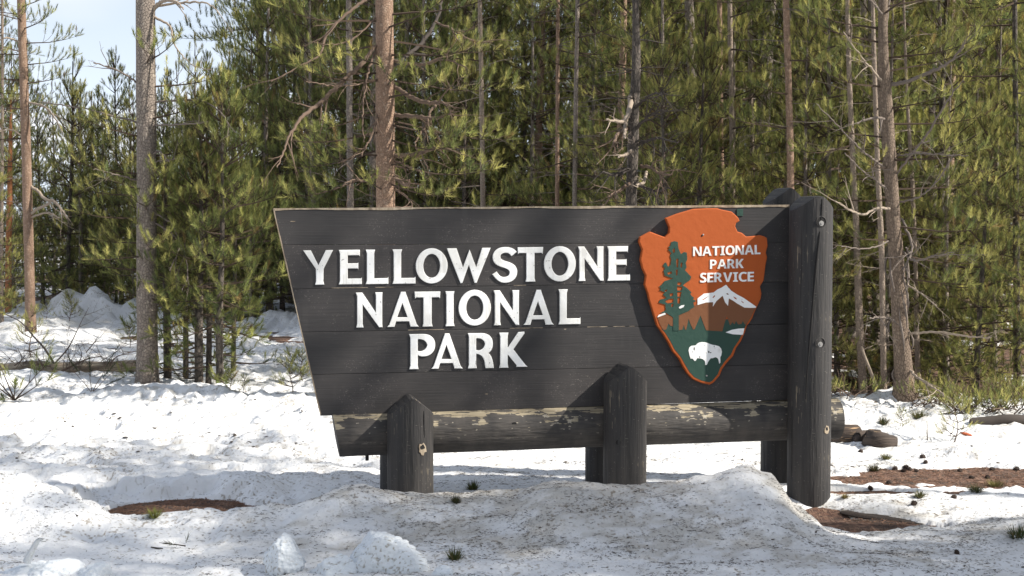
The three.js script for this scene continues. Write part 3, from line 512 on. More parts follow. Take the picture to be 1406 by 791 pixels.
// the rail log under the board
{
  const l = on(463, 597.5, -0.03), r = on(1149, 574.5, -0.03), a = new THREE.Vector3(l.x, l.y, -0.03), b = new THREE.Vector3(r.x, r.y, -0.03), S = 48, N = 110, pos = [], uv = [], idx = [];
  const dir = b.clone().sub(a), len = dir.length(); dir.normalize();
  for (let k = 0; k <= N; k++) for (let j = 0; j <= S; j++) {
    const s = k / N, t = (j % S) / S * 2 * Math.PI, rr = (0.149 - 0.003 * s) * (1 + 0.055 * (fbm(s * 6 + 3, Math.sin(t) * 0.8, 501, 3) - 0.5) + 0.05 * (fbm(Math.cos(t) * 1.3 + 7, Math.sin(t) * 1.3 + s * 2, 505, 2) - 0.5));
    const up = -Math.cos(t), out = Math.sin(t);
    const cut = k === 0 ? up * -0.025 - 0.01 : 0; // the left end is sawn at a slant like the board
    const p = a.clone().addScaledVector(dir, s * len + cut * 1.0); pos.push(p.x, p.y + up * rr, p.z + out * rr); uv.push(j / S, s * len);
  }
  const W = S + 1;
  for (let k = 0; k < N; k++) for (let j = 0; j < S; j++) { const A = k * W + j, B = A + 1, C = A + W, D = C + 1; idx.push(A, B, C, B, D, C); }
  const g = new THREE.BufferGeometry(); g.setAttribute('position', new THREE.Float32BufferAttribute(pos, 3)); g.setAttribute('uv', new THREE.Float32BufferAttribute(uv, 2)); g.setIndex(idx); g.computeVertexNormals();
  const log = part('log_rail', g, M.log, sign);
  const end = (k, flip) => { const p = [], u = [], c = new THREE.Vector3(); for (let j = 0; j < S; j++) { const q = k * W + j; c.x += pos[q * 3] / S; c.y += pos[q * 3 + 1] / S; c.z += pos[q * 3 + 2] / S; }
    for (let j = 0; j < S; j++) { const q = (k * W + j) * 3, w = (k * W + j + 1) * 3, A = [pos[q], pos[q + 1], pos[q + 2]], B = [pos[w], pos[w + 1], pos[w + 2]]; const t = flip ? [c.toArray(), B, A] : [c.toArray(), A, B]; for (const v of t) { p.push(...v); u.push(v[2] * 1.2 + 0.1, v[1] * 1.2); } }
    const e = new THREE.BufferGeometry(); e.setAttribute('position', new THREE.Float32BufferAttribute(p, 3)); e.setAttribute('uv', new THREE.Float32BufferAttribute(u, 2)); e.computeVertexNormals(); return e; };
  part('log_end', end(0, false), M.post, log); part('log_end', end(N, true), M.paleWood, log);
  const B = new Build(), bp = on(504, 630, 0.02); B.tube([new THREE.Vector3(bp.x, bp.y + 0.05, 0.02), new THREE.Vector3(bp.x, bp.y - 0.012, 0.02)], [0.012, 0.012], 8); part('bolt', B.geo(), M.black, log);
  for (const [px, py, s] of [[705, 583, 0.022], [594.6, 586.6, 0.009]]) { const p = on(px, py, 0.09), hole = [], R = rng(px); for (let i = 0; i < 11; i++) { const t = i / 11 * 2 * Math.PI, q = s * (0.6 + 0.5 * R()); hole.push(new THREE.Vector2(p.x + q * Math.cos(t), p.y + q * Math.sin(t))); } part('knot_hole', slab(hole, 0.09, 0.019, 0.0008), M.black, log); }
}
shade(sign);

// ---------------------------------------------------------------- pines
const V3 = (x, y, z) => new THREE.Vector3(x, y, z);
const GREENS = [[0.12, 0.148, 0.05], [0.185, 0.205, 0.066], [0.26, 0.262, 0.085], [0.4, 0.37, 0.13], [0.08, 0.108, 0.045]];
const _r = V3(), _q = V3(), _t = V3(), _a = V3(), _b = V3(), _c = V3();
// a brush of needles round the last stretch of a shoot
function tuft(N, p, dir, R, { len = 0.11, needle = 0.055, width = 0.0048, count = 26, color }) {
  _r.set(-dir.z, 0.2, dir.x).cross(dir).normalize(); _q.crossVectors(dir, _r);
  for (let i = 0; i < count; i++) {
    const t = (i + R()) / count, az = i * 2.39996 + R(), open = lerp(1.45, 0.25, t) + 0.35 * (R() - 0.5), L = needle * (0.75 + 0.5 * R()), sa = Math.sin(open), ca = Math.cos(open);
    const rx = _r.x * Math.cos(az) + _q.x * Math.sin(az), ry = _r.y * Math.cos(az) + _q.y * Math.sin(az), rz = _r.z * Math.cos(az) + _q.z * Math.sin(az);
    const bx = p.x + dir.x * len * t, by = p.y + dir.y * len * t, bz = p.z + dir.z * len * t;
    const dx = dir.x * ca + rx * sa, dy = dir.y * ca + ry * sa + 0.12, dz = dir.z * ca + rz * sa;
    // blade across a random direction
    let wx = dy * rz - dz * ry + 0.3 * (R() - 0.5), wy = dz * rx - dx * rz + 0.3 * (R() - 0.5), wz = dx * ry - dy * rx + 0.3 * (R() - 0.5); const wl = width / (Math.hypot(wx, wy, wz) || 1) / 2; wx *= wl; wy *= wl; wz *= wl;
    _a.set(bx - wx, by - wy, bz - wz); _b.set(bx + wx, by + wy, bz + wz); _c.set(bx + dx * L, by + dy * L, bz + dz * L);
    const k = 0.8 + 0.4 * R(); N.tri(_a, _b, _c, [color[0] * k, color[1] * k, color[2] * k]);
  }
}
function stick(N, a, b, r0, r1, color) { // a three-sided twig of free triangles
  _t.subVectors(b, a).normalize(); _r.set(_t.y + 0.3, _t.z, _t.x - 0.2).cross(_t).normalize(); _q.crossVectors(_t, _r);
  const ring = (p, r) => [0, 1, 2].map((k) => { const an = k * 2.0944; return p.clone().addScaledVector(_r, r * Math.cos(an)).addScaledVector(_q, r * Math.sin(an)); });
  const A = ring(a, r0), B = ring(b, r1);
  for (let k = 0; k < 3; k++) { const m = (k + 1) % 3; N.tri(A[k], A[m], B[m], color); N.tri(A[k], B[m], B[k], color); }
}
const greenOf = (R, bias = 0) => { const k = 0.62 + 0.85 * R() * R() + 0.15 * R(); return tone(R, bias).map((q) => q * k * 1.2); };
const tone = (R, bias) => { const f = clamp(R() * 0.9 + bias, 0, 0.999) * 3, i = Math.floor(f), c = mix3(GREENS[i], GREENS[i + 1], f - i); return R() < 0.12 ? mix3(c, GREENS[4], 0.8) : R() < 0.04 ? mix3(c, [0.17, 0.09, 0.04], 0.7) : c; };
// one living bough from p along az; shoots along its outer part turn up towards their tips
function bough(N, p, az, elev, L, R, o) {
  const step = 0.13, n = Math.max(2, Math.round(L / step)), pts = [p.clone()], d = V3(Math.cos(az) * Math.cos(elev), Math.sin(elev), Math.sin(az) * Math.cos(elev)), up = o.up ?? 0.05, wood = [0.085, 0.06, 0.045];
  const cur = p.clone();
  for (let i = 0; i < n; i++) {
    d.x += 0.12 * (R() - 0.5); d.z += 0.12 * (R() - 0.5); d.y += up * (i > n * 0.4 ? 1.4 : -0.2) + 0.08 * (R() - 0.5); d.normalize();
    const nx = cur.clone().addScaledVector(d, L / n);
    stick(N, cur, nx, 0.012 * (o.k ?? 1) * (1 - i / n) + 0.0025, 0.012 * (o.k ?? 1) * (1 - (i + 1) / n) + 0.0025, wood);
    cur.copy(nx); pts.push(nx);
    const f = (i + 1) / n, bias = o.bias + 0.25 * (R() - 0.5);
    if (f > (o.bare ?? 0.3)) {
      for (const s of [-1, 1]) {
        if (R() > (o.fill ?? 0.85)) continue;
        const spread = s * (0.75 + 0.5 * R()), sd = V3(d.x * Math.cos(spread) - d.z * Math.sin(spread), d.y + 0.25 + 0.5 * R(), d.x * Math.sin(spread) + d.z * Math.cos(spread)).normalize();
        const SL = (0.1 + 0.5 * L * (1 - f) * (0.5 + R())) * (o.side ?? 1), m = Math.max(1, Math.round(SL / 0.13)), q = nx.clone();
        for (let k = 0; k < m; k++) {
          const e = q.clone().addScaledVector(sd, SL / m); if (o.twigs !== false) stick(N, q, e, 0.0045, 0.003, wood);
          q.copy(e); sd.y += 0.4; sd.normalize();
          if (k >= m - 2) { const v = sd.clone(); v.y += 0.5; v.normalize(); tuft(N, q, v, R, { ...o.tuft, len: 0.085, color: greenOf(R, bias + (k === m - 1 ? 0.15 : -0.15)) }); }
        }
      }
      if (f > 0.5) { const v = d.clone(); v.y += 0.7; v.normalize(); tuft(N, cur, v, R, { ...o.tuft, len: 0.085, color: greenOf(R, bias) }); }
    }
  }
  tuft(N, cur, d, R, { ...o.tuft, len: 0.14, color: greenOf(R, o.bias + 0.1) });
}
// a crown of whorls between y0 and H round a stem that axisAt(y) gives
function crown(o) {
  const R = rng(o.seed), N = new Needles();
  for (let y = o.y0; y < o.H - 0.15; y += o.gap * (0.7 + 0.6 * R())) {
    const rel = (y - o.y0) / (o.H - o.y0), reach = o.reach * curve(o.profile ?? [[0, 0.75], [0.18, 1], [0.5, 0.72], [0.85, 0.3], [1, 0.12]], rel), nb = o.per + Math.floor(R() * 2);
    const a0 = R() * 6.283;
    for (let b = 0; b < nb; b++) {
      if (R() < (o.miss ?? 0.12)) continue;
      bough(N, o.axisAt(y + 0.1 * R()), a0 + b / nb * 6.283 + 0.6 * (R() - 0.5), lerp(o.e0 ?? -0.15, 0.95, rel) + 0.6 * (R() - 0.5), reach * (0.5 + 0.75 * R()), R, { ...o, bias: (o.bias ?? 0) });
    }
  }
  const top = o.axisAt(o.H); bough(N, o.axisAt(o.H - 0.25), 0, 1.5, 0.25, R, { ...o, bare: 0, bias: 0.2 });
  return N.geo();
}
function axisOf(H, R, lean = 0.02, sway = 0.05) {
  const lx = (R() - 0.5) * 2 * lean, lz = (R() - 0.5) * 2 * lean, ph = R() * 6, s = sway * (0.5 + R());
  return (y) => V3(lx * y + s * Math.sin(y * 0.7 + ph) - s * Math.sin(ph), y, lz * y + s * Math.cos(y * 0.6 + ph) - s * Math.cos(ph));
}
function trunkGeo(axis, H, r0, seed, sides = 12, top = 0.12) {
  const n = Math.max(8, Math.ceil(H / 0.35)), pts = [], rad = [];
  for (let k = 0; k <= n; k++) { const y = -0.35 + (H + 0.35) * k / n, f = clamp(y / H); pts.push(axis(y)); rad.push(r0 * (lerp(1, top, f) + 0.28 * Math.exp(-Math.max(y, 0) / 0.18))); }
  return new Build().tube(pts, rad, sides, { wob: 0.09, seed, uscale: Math.max(1, Math.round(r0 * 6.283 / 0.5)) }).geo();
}
// a dead branch: crooked, thinning, forking
function deadBranch(B, p, dir, L, r, R, { droop = 0.02, crook = 0.28, fork = 3, sides = 5 } = {}) {
  const n = Math.max(3, Math.round(L / 0.12)), pts = [p.clone()], rad = [r], d = dir.clone().normalize(), cur = p.clone();
  for (let i = 0; i < n; i++) { d.x += crook * (R() - 0.5); d.y += crook * (R() - 0.5) - droop; d.z += crook * (R() - 0.5); d.normalize(); cur.addScaledVector(d, L / n); pts.push(cur.clone()); rad.push(Math.max(0.0016, r * (1 - 0.85 * (i + 1) / n))); }
  B.tube(pts, rad, sides, { cap: false });
  if (fork > 0) for (let k = 0; k < fork; k++) { const i = 1 + Math.floor(R() * (n - 1)); deadBranch(B, pts[i], V3(d.x + 1.6 * (R() - 0.5), d.y + 1.4 * (R() - 0.5), d.z + 1.6 * (R() - 0.5)), L * (0.25 + 0.35 * R()) * (1 - 0.4 * i / n), rad[i] * 0.6, R, { droop, crook: crook * 1.2, fork: fork - 2, sides: 3 }); }
}
function deadTwigs(axis, y0, y1, per, len, seed, r = 0.009) {
  const R = rng(seed), B = new Build();
  for (let y = y0; y < y1; y += 0.3 * (0.6 + 0.8 * R())) for (let k = 0; k < per; k++) if (R() < 0.75) { const az = R() * 6.283, e = -0.25 + 0.6 * R(); deadBranch(B, axis(y), V3(Math.cos(az), e, Math.sin(az)), len * (0.4 + 0.8 * R()), r * (0.6 + 0.7 * R()), R, { droop: 0.03, fork: R() < 0.5 ? 3 : 2, sides: 4 }); }
  return B.geo();
}
const PROTO = {};
function proto(name, o) {
  const R = rng(o.seed), axis = axisOf(o.H, R, o.lean ?? 0.012, o.sway ?? 0.05), parts = [];
  parts.push(['trunk', trunkGeo(axis, o.H, o.r, o.seed, o.sides ?? 9, o.top ?? 0.12), o.bark]);
  parts.push(['crown', crown({ ...o, axisAt: axis }), M.needles]);
  if (o.dead) parts.push(['dead_branches', deadTwigs(axis, o.dead[0], o.dead[1], o.dead[2], o.dead[3], o.seed + 5, o.dead[4]), o.deadBark ?? M.twigGrey]);
  PROTO[name] = { parts, H: o.H };
}
const NEAR = { needle: 0.062, width: 0.0064, count: 36 }, FAR = { needle: 0.095, width: 0.014, count: 20 };
// young bushy pines, green to the ground
proto('young_a', { seed: 1, H: 6.2, r: 0.06, y0: 0.45, gap: 0.3, per: 5, reach: 1.25, bark: M.barkDark, tuft: NEAR, bias: -0.05 });
proto('young_b', { seed: 2, H: 4.6, r: 0.05, y0: 0.35, gap: 0.27, per: 5, reach: 1.05, bark: M.barkDark, tuft: NEAR, bias: 0.2 });
proto('young_c', { seed: 3, H: 7.4, r: 0.07, y0: 0.7, gap: 0.33, per: 5, reach: 1.4, bark: M.barkGrey, tuft: NEAR, bias: -0.18, dead: [0.3, 2.6, 3, 0.9, 0.007] });
proto('young_d', { seed: 4, H: 5.4, r: 0.05, y0: 0.5, gap: 0.34, per: 4, reach: 1.0, bark: M.barkGrey, tuft: NEAR, bias: 0.25, miss: 0.3, dead: [0.3, 3, 3, 0.8, 0.006] });
// slim tall pines: bare grey lower stem with dead twigs, thin living boughs, crown above
const tallProfile = [[0, 0.5], [0.2, 0.9], [0.5, 1], [0.8, 0.6], [1, 0.15]];
proto('tall_a', { seed: 11, H: 15, r: 0.11, y0: 3.2, gap: 0.42, per: 4, reach: 1.35, profile: tallProfile, bark: M.barkGrey, tuft: NEAR, bias: -0.12, e0: -0.3, dead: [0.8, 6, 3, 1.2, 0.008], sides: 12 });
proto('tall_b', { seed: 12, H: 13, r: 0.085, y0: 2.0, gap: 0.4, per: 4, reach: 1.2, profile: tallProfile, bark: M.barkRed, tuft: NEAR, bias: 0.15, e0: -0.25, miss: 0.25, dead: [0.6, 5, 3, 1.0, 0.007], sides: 12 });
proto('tall_c', { seed: 13, H: 14, r: 0.075, y0: 4.6, gap: 0.45, per: 4, reach: 1.2, profile: tallProfile, bark: M.barkPale, tuft: NEAR, bias: 0, e0: -0.3, dead: [0.5, 7, 3, 0.9, 0.006], sides: 12 });
proto('tall_d', { seed: 14, H: 12, r: 0.08, y0: 1.2, gap: 0.38, per: 4, reach: 1.45, profile: [[0, 0.7], [0.3, 1], [0.6, 0.8], [1, 0.12]], bark: M.barkGrey, tuft: NEAR, bias: 0.0, e0: -0.2, miss: 0.15, dead: [0.4, 4, 3, 1.1, 0.007], sides: 10 });
proto('tall_e', { seed: 15, H: 17, r: 0.12, y0: 12.6, gap: 0.4, per: 4, reach: 1.2, bark: M.barkGrey, tuft: FAR, bias: 0, e0: 0.1, twigs: false });
// far trees: the same habit with coarser needles
proto('far_a', { seed: 21, H: 17, r: 0.13, y0: 2.5, gap: 0.6, per: 5, reach: 1.9, profile: [[0, 0.6], [0.3, 1], [0.6, 0.85], [1, 0.12]], bark: M.barkGrey, tuft: FAR, bias: -0.05, e0: -0.25, twigs: false, dead: [0.5, 5, 3, 1.3, 0.01] });
proto('far_b', { seed: 22, H: 14, r: 0.11, y0: 1.2, gap: 0.55, per: 5, reach: 1.8, bark: M.barkPale, tuft: FAR, bias: 0.05, twigs: false, dead: [0.5, 4, 2, 1.2, 0.01] });

function plantTree(name, kind, pos, turn, scale, label, category = 'pine tree', group) {
  const o = thing(name, label, category, pos, group);
  o.rotation.y = turn; o.scale.setScalar(scale);
  for (const [n, g, m] of PROTO[kind].parts) { const p = part(n, g, m, o); if (n === 'dead_branches') p.userData.kind = 'stuff'; }
  return o;
}

// ---------------------------------------------------------------- single trees that the photograph picks out
// a stem through given pixels at depth d, base first; widths in pixels
function heroStem(d, line) { // returns axis points (world) and radii
  const pts = line.map(([px, py]) => at(px, py, d)), rad = line.map(([, , w]) => w / 2 / FOCAL * d);
  const c = new THREE.CatmullRomCurve3(pts), n = 46;
  return { pts: c.getPoints(n), rad: Array.from({ length: n + 1 }, (_, i) => { const f = i / n * (rad.length - 1), k = Math.min(rad.length - 2, Math.floor(f)); return lerp(rad[k], rad[k + 1], f - k); }), curve: c };
}
function heroTree(name, label, d, line, bark, { seed = 1, uscale = 2, wob = 0.07, category = 'pine tree', group, flare = 0.35 } = {}) {
  const base = at(line[0][0], line[0][1], d); base.y = groundH(base.x, base.z) - 0.05;
  const t = thing(name, label, category, base.toArray(), group), st = heroStem(d, line), B = new Build();
  const pts = st.pts.map((p) => p.clone().sub(base)); pts.unshift(V3(pts[0].x, -0.3, pts[0].z)); const rad = [st.rad[0], ...st.rad].map((r, i) => r * (1 + flare * Math.exp(-Math.max(0, pts[i].y) / 0.13)));
  part('trunk', B.tube(pts, rad, 20, { wob, seed, uscale }).geo(), bark, t);
  t.userData.stem = undefined;
  return { t, base, pts, rad, d, R: rng(seed + 900), axisAt: (y) => { let i = 0; while (i < pts.length - 2 && pts[i + 1].y < y) i++; const a = pts[i], b = pts[i + 1], f = clamp((y - a.y) / (b.y - a.y || 1)); return a.clone().lerp(b, f); } };
}
// a branch drawn through pixels, reaching dz metres towards the camera at its end
function drawnBranch(h, line, dz, mat, { forks = 4, flen = 0.5, name = 'branch', crook = 0.35, r = null } = {}) {
  const pts = line.map(([px, py], i) => at(px, py, h.d - dz * i / (line.length - 1)).sub(h.base)), w = line.map(([, , q]) => q / 2 / FOCAL * h.d);
  const c = new THREE.CatmullRomCurve3(pts), n = line.length * 7, P = c.getPoints(n), R = h.R, B = new Build();
  const rad = P.map((_, i) => { const f = i / n * (w.length - 1), k = Math.min(w.length - 2, Math.floor(f)); return lerp(w[k], w[k + 1], f - k); });
  for (const p of P) { p.x += 0.016 * (R() - 0.5); p.y += 0.016 * (R() - 0.5); }
  B.tube(P, rad, 7, { cap: true });
  for (let k = 0; k < forks; k++) { const i = Math.floor(n * (0.25 + 0.75 * R())), a = P[Math.max(0, i - 1)], b = P[Math.min(n, i)], d = b.clone().sub(a).normalize(); d.x += 1.5 * (R() - 0.5); d.y += 1.5 * (R() - 0.5) - 0.15; d.z += 1.2 * (R() - 0.5); deadBranch(B, P[Math.min(i, n)], d, flen * (0.5 + R()), Math.min(0.009, rad[Math.min(i, n)] * 0.7), R, { crook, fork: 2, sides: 4 }); }
  return part(name, B.geo(), mat, h.t);
}
function heroTwigs(h, y0, y1, per, len, mat, r = 0.007) { const p = part('dead_branches', deadTwigs(h.axisAt, y0, y1, per, len, Math.floor(h.R() * 1e6), r), mat, h.t); p.userData.kind = 'stuff'; }
function heroFoliage(h, list, o = {}) { // [px, py of the bough's root on the stem, azimuth, length, elevation]
  const N = new Needles();
  for (const [py, az, L, e = 0] of list) { const y = at(700, py, h.d).y - h.base.y; bough(N, h.axisAt(y), az, e, L, h.R, { tuft: NEAR, bias: 0.1, fill: 0.9, ...o }); }
  return part('crown', N.geo(), M.needles, h.t);
}
const AZ = { left: Math.PI, right: 0, front: Math.PI / 2, back: -Math.PI / 2 };
const highCrown = (h, from, to, seed, reach = 1.3) => { // the living top above the frame
  const g = crown({ seed, H: to, y0: from, gap: 0.45, per: 4, reach, profile: tallProfile, tuft: NEAR, bias: 0, e0: -0.3, axisAt: h.axisAt }); part('crown', g, M.needles, h.t);
};

// thick grey trunk on the left
{
  const h = heroTree('pine_tree', 'thick grey scaly pine trunk rising beside the young pine clump, left of the sign', 17, [[202.5, 536, 29], [202, 440, 28], [201, 330, 27], [201, 200, 27], [200, 100, 26], [199.5, 0, 25.5], [199, -300, 22], [198, -800, 10], [198, -1000, 3]], M.barkGrey, { seed: 31, wob: 0.05 });
  heroFoliage(h, [[372, 2.9, 0.62, 0.1], [352, 2.3, 0.7, 0.0], [345, 1.2, 0.7, 0.05], [360, 0.3, 0.75, -0.2], [330, 0.2, 0.6, 0.2], [335, 3.4, 0.6, 0.1], [300, 2.7, 0.75, 0.0], [290, 1.4, 0.6, 0.2], [284, 0.4, 0.75, 0.1], [270, 3.1, 0.7, 0.1], [262, 2.2, 0.65, 0.2], [395, 0.4, 0.5, -0.55], [405, 0.7, 0.55, -0.3], [380, 0.1, 0.6, -0.3], [250, 0.9, 0.6, 0.2], [385, 1.0, 0.55, -0.4], [240, 2.9, 0.9, 0.1], [215, 0.1, 0.9, 0.1], [190, 2.6, 0.7, 0.2], [165, 0.5, 0.8, 0.2], [120, 0.2, 0.9, 0.1], [90, 1.2, 0.6, 0.3], [85, 0.6, 0.5, 0.3]], { bare: 0.25, bias: 0.22 });
  for (const [line, dz] of [
    [[[207, 18, 7], [222, 2, 5], [240, 2, 4], [252, 12, 2]], 0.2], [[[208, 22, 4], [232, 35, 3], [240, 62, 2], [262, 88, 1.4], [290, 96, 1]], 0.3], [[[210, 8, 4], [262, 3, 3], [288, 6, 2], [302, 20, 1.2]], 0.2],
    [[[206, 216, 3], [218, 208, 2.4], [232, 222, 1.6]], 0.3], [[[208, 222, 2.4], [240, 219, 1.6]], 0.3], [[[206, 172, 3], [240, 171, 2.4], [285, 168, 1.2]], 0.5], [[[206, 140, 3], [276, 138, 2.4], [300, 152, 2], [322, 182, 1.4]], 0.5],
    [[[205, 300, 3], [244, 330, 2], [258, 372, 1.6], [250, 400, 1]], 0.5], [[[206, 290, 3], [236, 308, 2], [246, 340, 1.6], [232, 372, 1.2]], 0.4], [[[196, 250, 3], [160, 240, 2], [128, 232, 1.2]], 0.4], [[[197, 120, 3], [160, 96, 2.2], [128, 86, 1.4]], 0.3], [[[196, 170, 3], [120, 150, 2], [52, 140, 1.2]], 0.2],
  ]) drawnBranch(h, line, dz, line[0][2] > 3.5 ? M.twigPale : M.twigGrey, { forks: 3, flen: 0.28, crook: 0.5 });
}
// slim tan trunk at the far left
{
  const h = heroTree('pine_tree', 'slim tan pine trunk with a pale curly dead branch, standing near the far left edge', 25.5, [[42, 440, 14], [39.5, 350, 13], [37, 250, 12.6], [33, 120, 12], [29, 0, 11], [26, -200, 10], [22, -700, 3]], M.barkRed, { seed: 32 });
  heroFoliage(h, [[60, 0.2, 1.0, 0.1], [40, 0.5, 0.8, 0.2], [90, 0.0, 0.9, 0.15], [20, 2.9, 0.8, 0.1], [75, 3.0, 0.8, 0], [110, 2.8, 0.9, 0], [10, 0.6, 0.7, 0.2], [130, 3.3, 0.7, 0.1], [115, 0.4, 0.8, 0.1], [30, 1.4, 0.7, 0.1], [150, 1.9, 0.8, 0.0], [380, 3.2, 0.8, -0.1], [190, 2.9, 0.8, 0.0], [230, 3.2, 0.7, 0.0]], { bias: 0.05 });
  for (const line of [[[[39, 254, 4], [52, 262, 4], [60, 272, 4.4], [76, 278, 4], [86, 290, 2.6], [92, 300, 1.6]]], [[[40, 296, 4.4], [50, 288, 4], [62, 282, 4], [70, 278, 3]]], [[[38, 300, 3], [66, 292, 2.6], [82, 300, 1.8]]], [[[36, 140, 3.4], [60, 146, 3], [74, 160, 2], [86, 182, 1.2]]], [[[35, 62, 3], [10, 52, 2.4], [-10, 60, 1.4]]], [[[36, 190, 2.6], [14, 178, 1.8], [-6, 182, 1]]]].map((q) => q[0])) drawnBranch(h, line, 0.3, M.twigPale, { forks: 3, flen: 0.4, crook: 0.5 });
  highCrown(h, 7.2, 12, 321, 1.1);
}
// reddish trunk behind the sign
{
  const h = heroTree('pine_tree', 'tall reddish-tan pine trunk with long bare dead branches, rising behind the lettered planks', 15.2, [[531, 560, 27], [530, 420, 27], [529.5, 285, 26.5], [529, 180, 26.5], [528.5, 90, 25.5], [527.5, 0, 24], [527, -250, 21], [526, -900, 9], [526, -1200, 3]], M.barkRed, { seed: 33, wob: 0.04, uscale: 2 });
  const list = [
    [[[522, 55, 5], [500, 84, 6.5], [470, 112, 6], [440, 140, 5.5], [418, 158, 5], [400, 182, 3.4], [388, 212, 2.4], [380, 230, 1.4]], 1.0, 7], [[[521, -12, 5], [495, 4, 4.6], [470, 24, 4], [446, 52, 3.6], [440, 74, 3], [410, 92, 2.2], [372, 112, 1.4]], 0.6, 4],
    [[[519, 62, 3.4], [506, 98, 3], [500, 130, 2.6], [498, 160, 2], [500, 196, 1.4]], 0.5, 3], [[[520, 148, 4], [516, 172, 3.4], [505, 196, 2.6], [496, 214, 1.8]], 0.4, 4], [[[520, 235, 3.6], [502, 248, 2.8], [486, 246, 2], [470, 255, 1.2]], 0.5, 5],
    [[[539, 92, 5], [556, 79, 5], [574, 64, 5.4], [590, 44, 5], [602, 20, 4.4], [608, -12, 4]], -0.8, 2], [[[538, 84, 4.6], [580, 88, 4], [610, 82, 3], [640, 92, 1.6]], 0.6, 5], [[[540, 118, 6], [566, 134, 6], [590, 142, 5.4], [602, 140, 4], [620, 146, 2]], 0.6, 6], [[[600, 140, 4.4], [590, 156, 3.6], [582, 176, 3], [570, 196, 2.2], [574, 210, 1.4]], 0.3, 3], [[[540, 158, 6], [570, 160, 6], [600, 162, 4], [622, 152, 2]], 0.5, 5],
    [[[540, 215, 6], [560, 213, 6], [590, 206, 4.6], [610, 196, 2]], 0.6, 5], [[[538, 240, 4.4], [550, 250, 4.4], [560, 254, 4], [562, 246, 2]], 0.6, 3], [[[540, 220, 3], [565, 230, 2.4], [584, 240, 1.4]], 0.6, 2], [[[540, 258, 3], [560, 272, 2.4], [570, 290, 1.6]], 0.6, 2], [[[598, 30, 2.6], [620, 40, 3.6], [650, 56, 3], [676, 58, 1.6]], 0.2, 4], [[[520, 110, 2.6], [470, 118, 2], [420, 112, 1.2]], 0.8, 4], [[[521, 20, 2.6], [480, 56, 2], [440, 62, 1.2]], 0.4, 3],
  ];
  list.forEach(([line, dz, f], i) => drawnBranch(h, line, dz, i === 5 ? M.twigDark : M.twigBrown, { forks: f + 2, flen: 0.34, crook: 0.5 }));
  heroFoliage(h, [[90, 2.2, 0.45, 0.1], [120, 1.2, 0.4, 0.2], [215, 2.6, 0.45, 0.1], [262, 1.9, 0.3, 0.2], [228, 0.7, 0.4, 0.1], [100, 2.8, 0.7, -0.1], [150, 2.9, 0.9, -0.3], [170, 0.4, 0.9, -0.2], [205, 3.3, 1.0, -0.2], [20, 0.3, 1.2, 0.0], [40, 0.9, 1.0, 0.1], [55, 6.0, 1.3, -0.1], [75, 0.6, 1.1, -0.1], [110, 0.1, 1.3, -0.1], [135, 0.9, 1.0, 0], [165, 0.2, 1.3, -0.2], [190, 0.7, 1.1, -0.2], [225, 0.3, 1.2, -0.2], [250, 0.8, 0.9, -0.2], [30, 2.8, 1.1, 0], [60, 3.5, 1.2, -0.1], [110, 2.4, 1.0, -0.1], [180, 2.6, 1.1, -0.2], [235, 2.9, 1.0, -0.3]], { bias: 0.1, bare: 0.45 });
  highCrown(h, 8, 14, 331, 1.3);
}
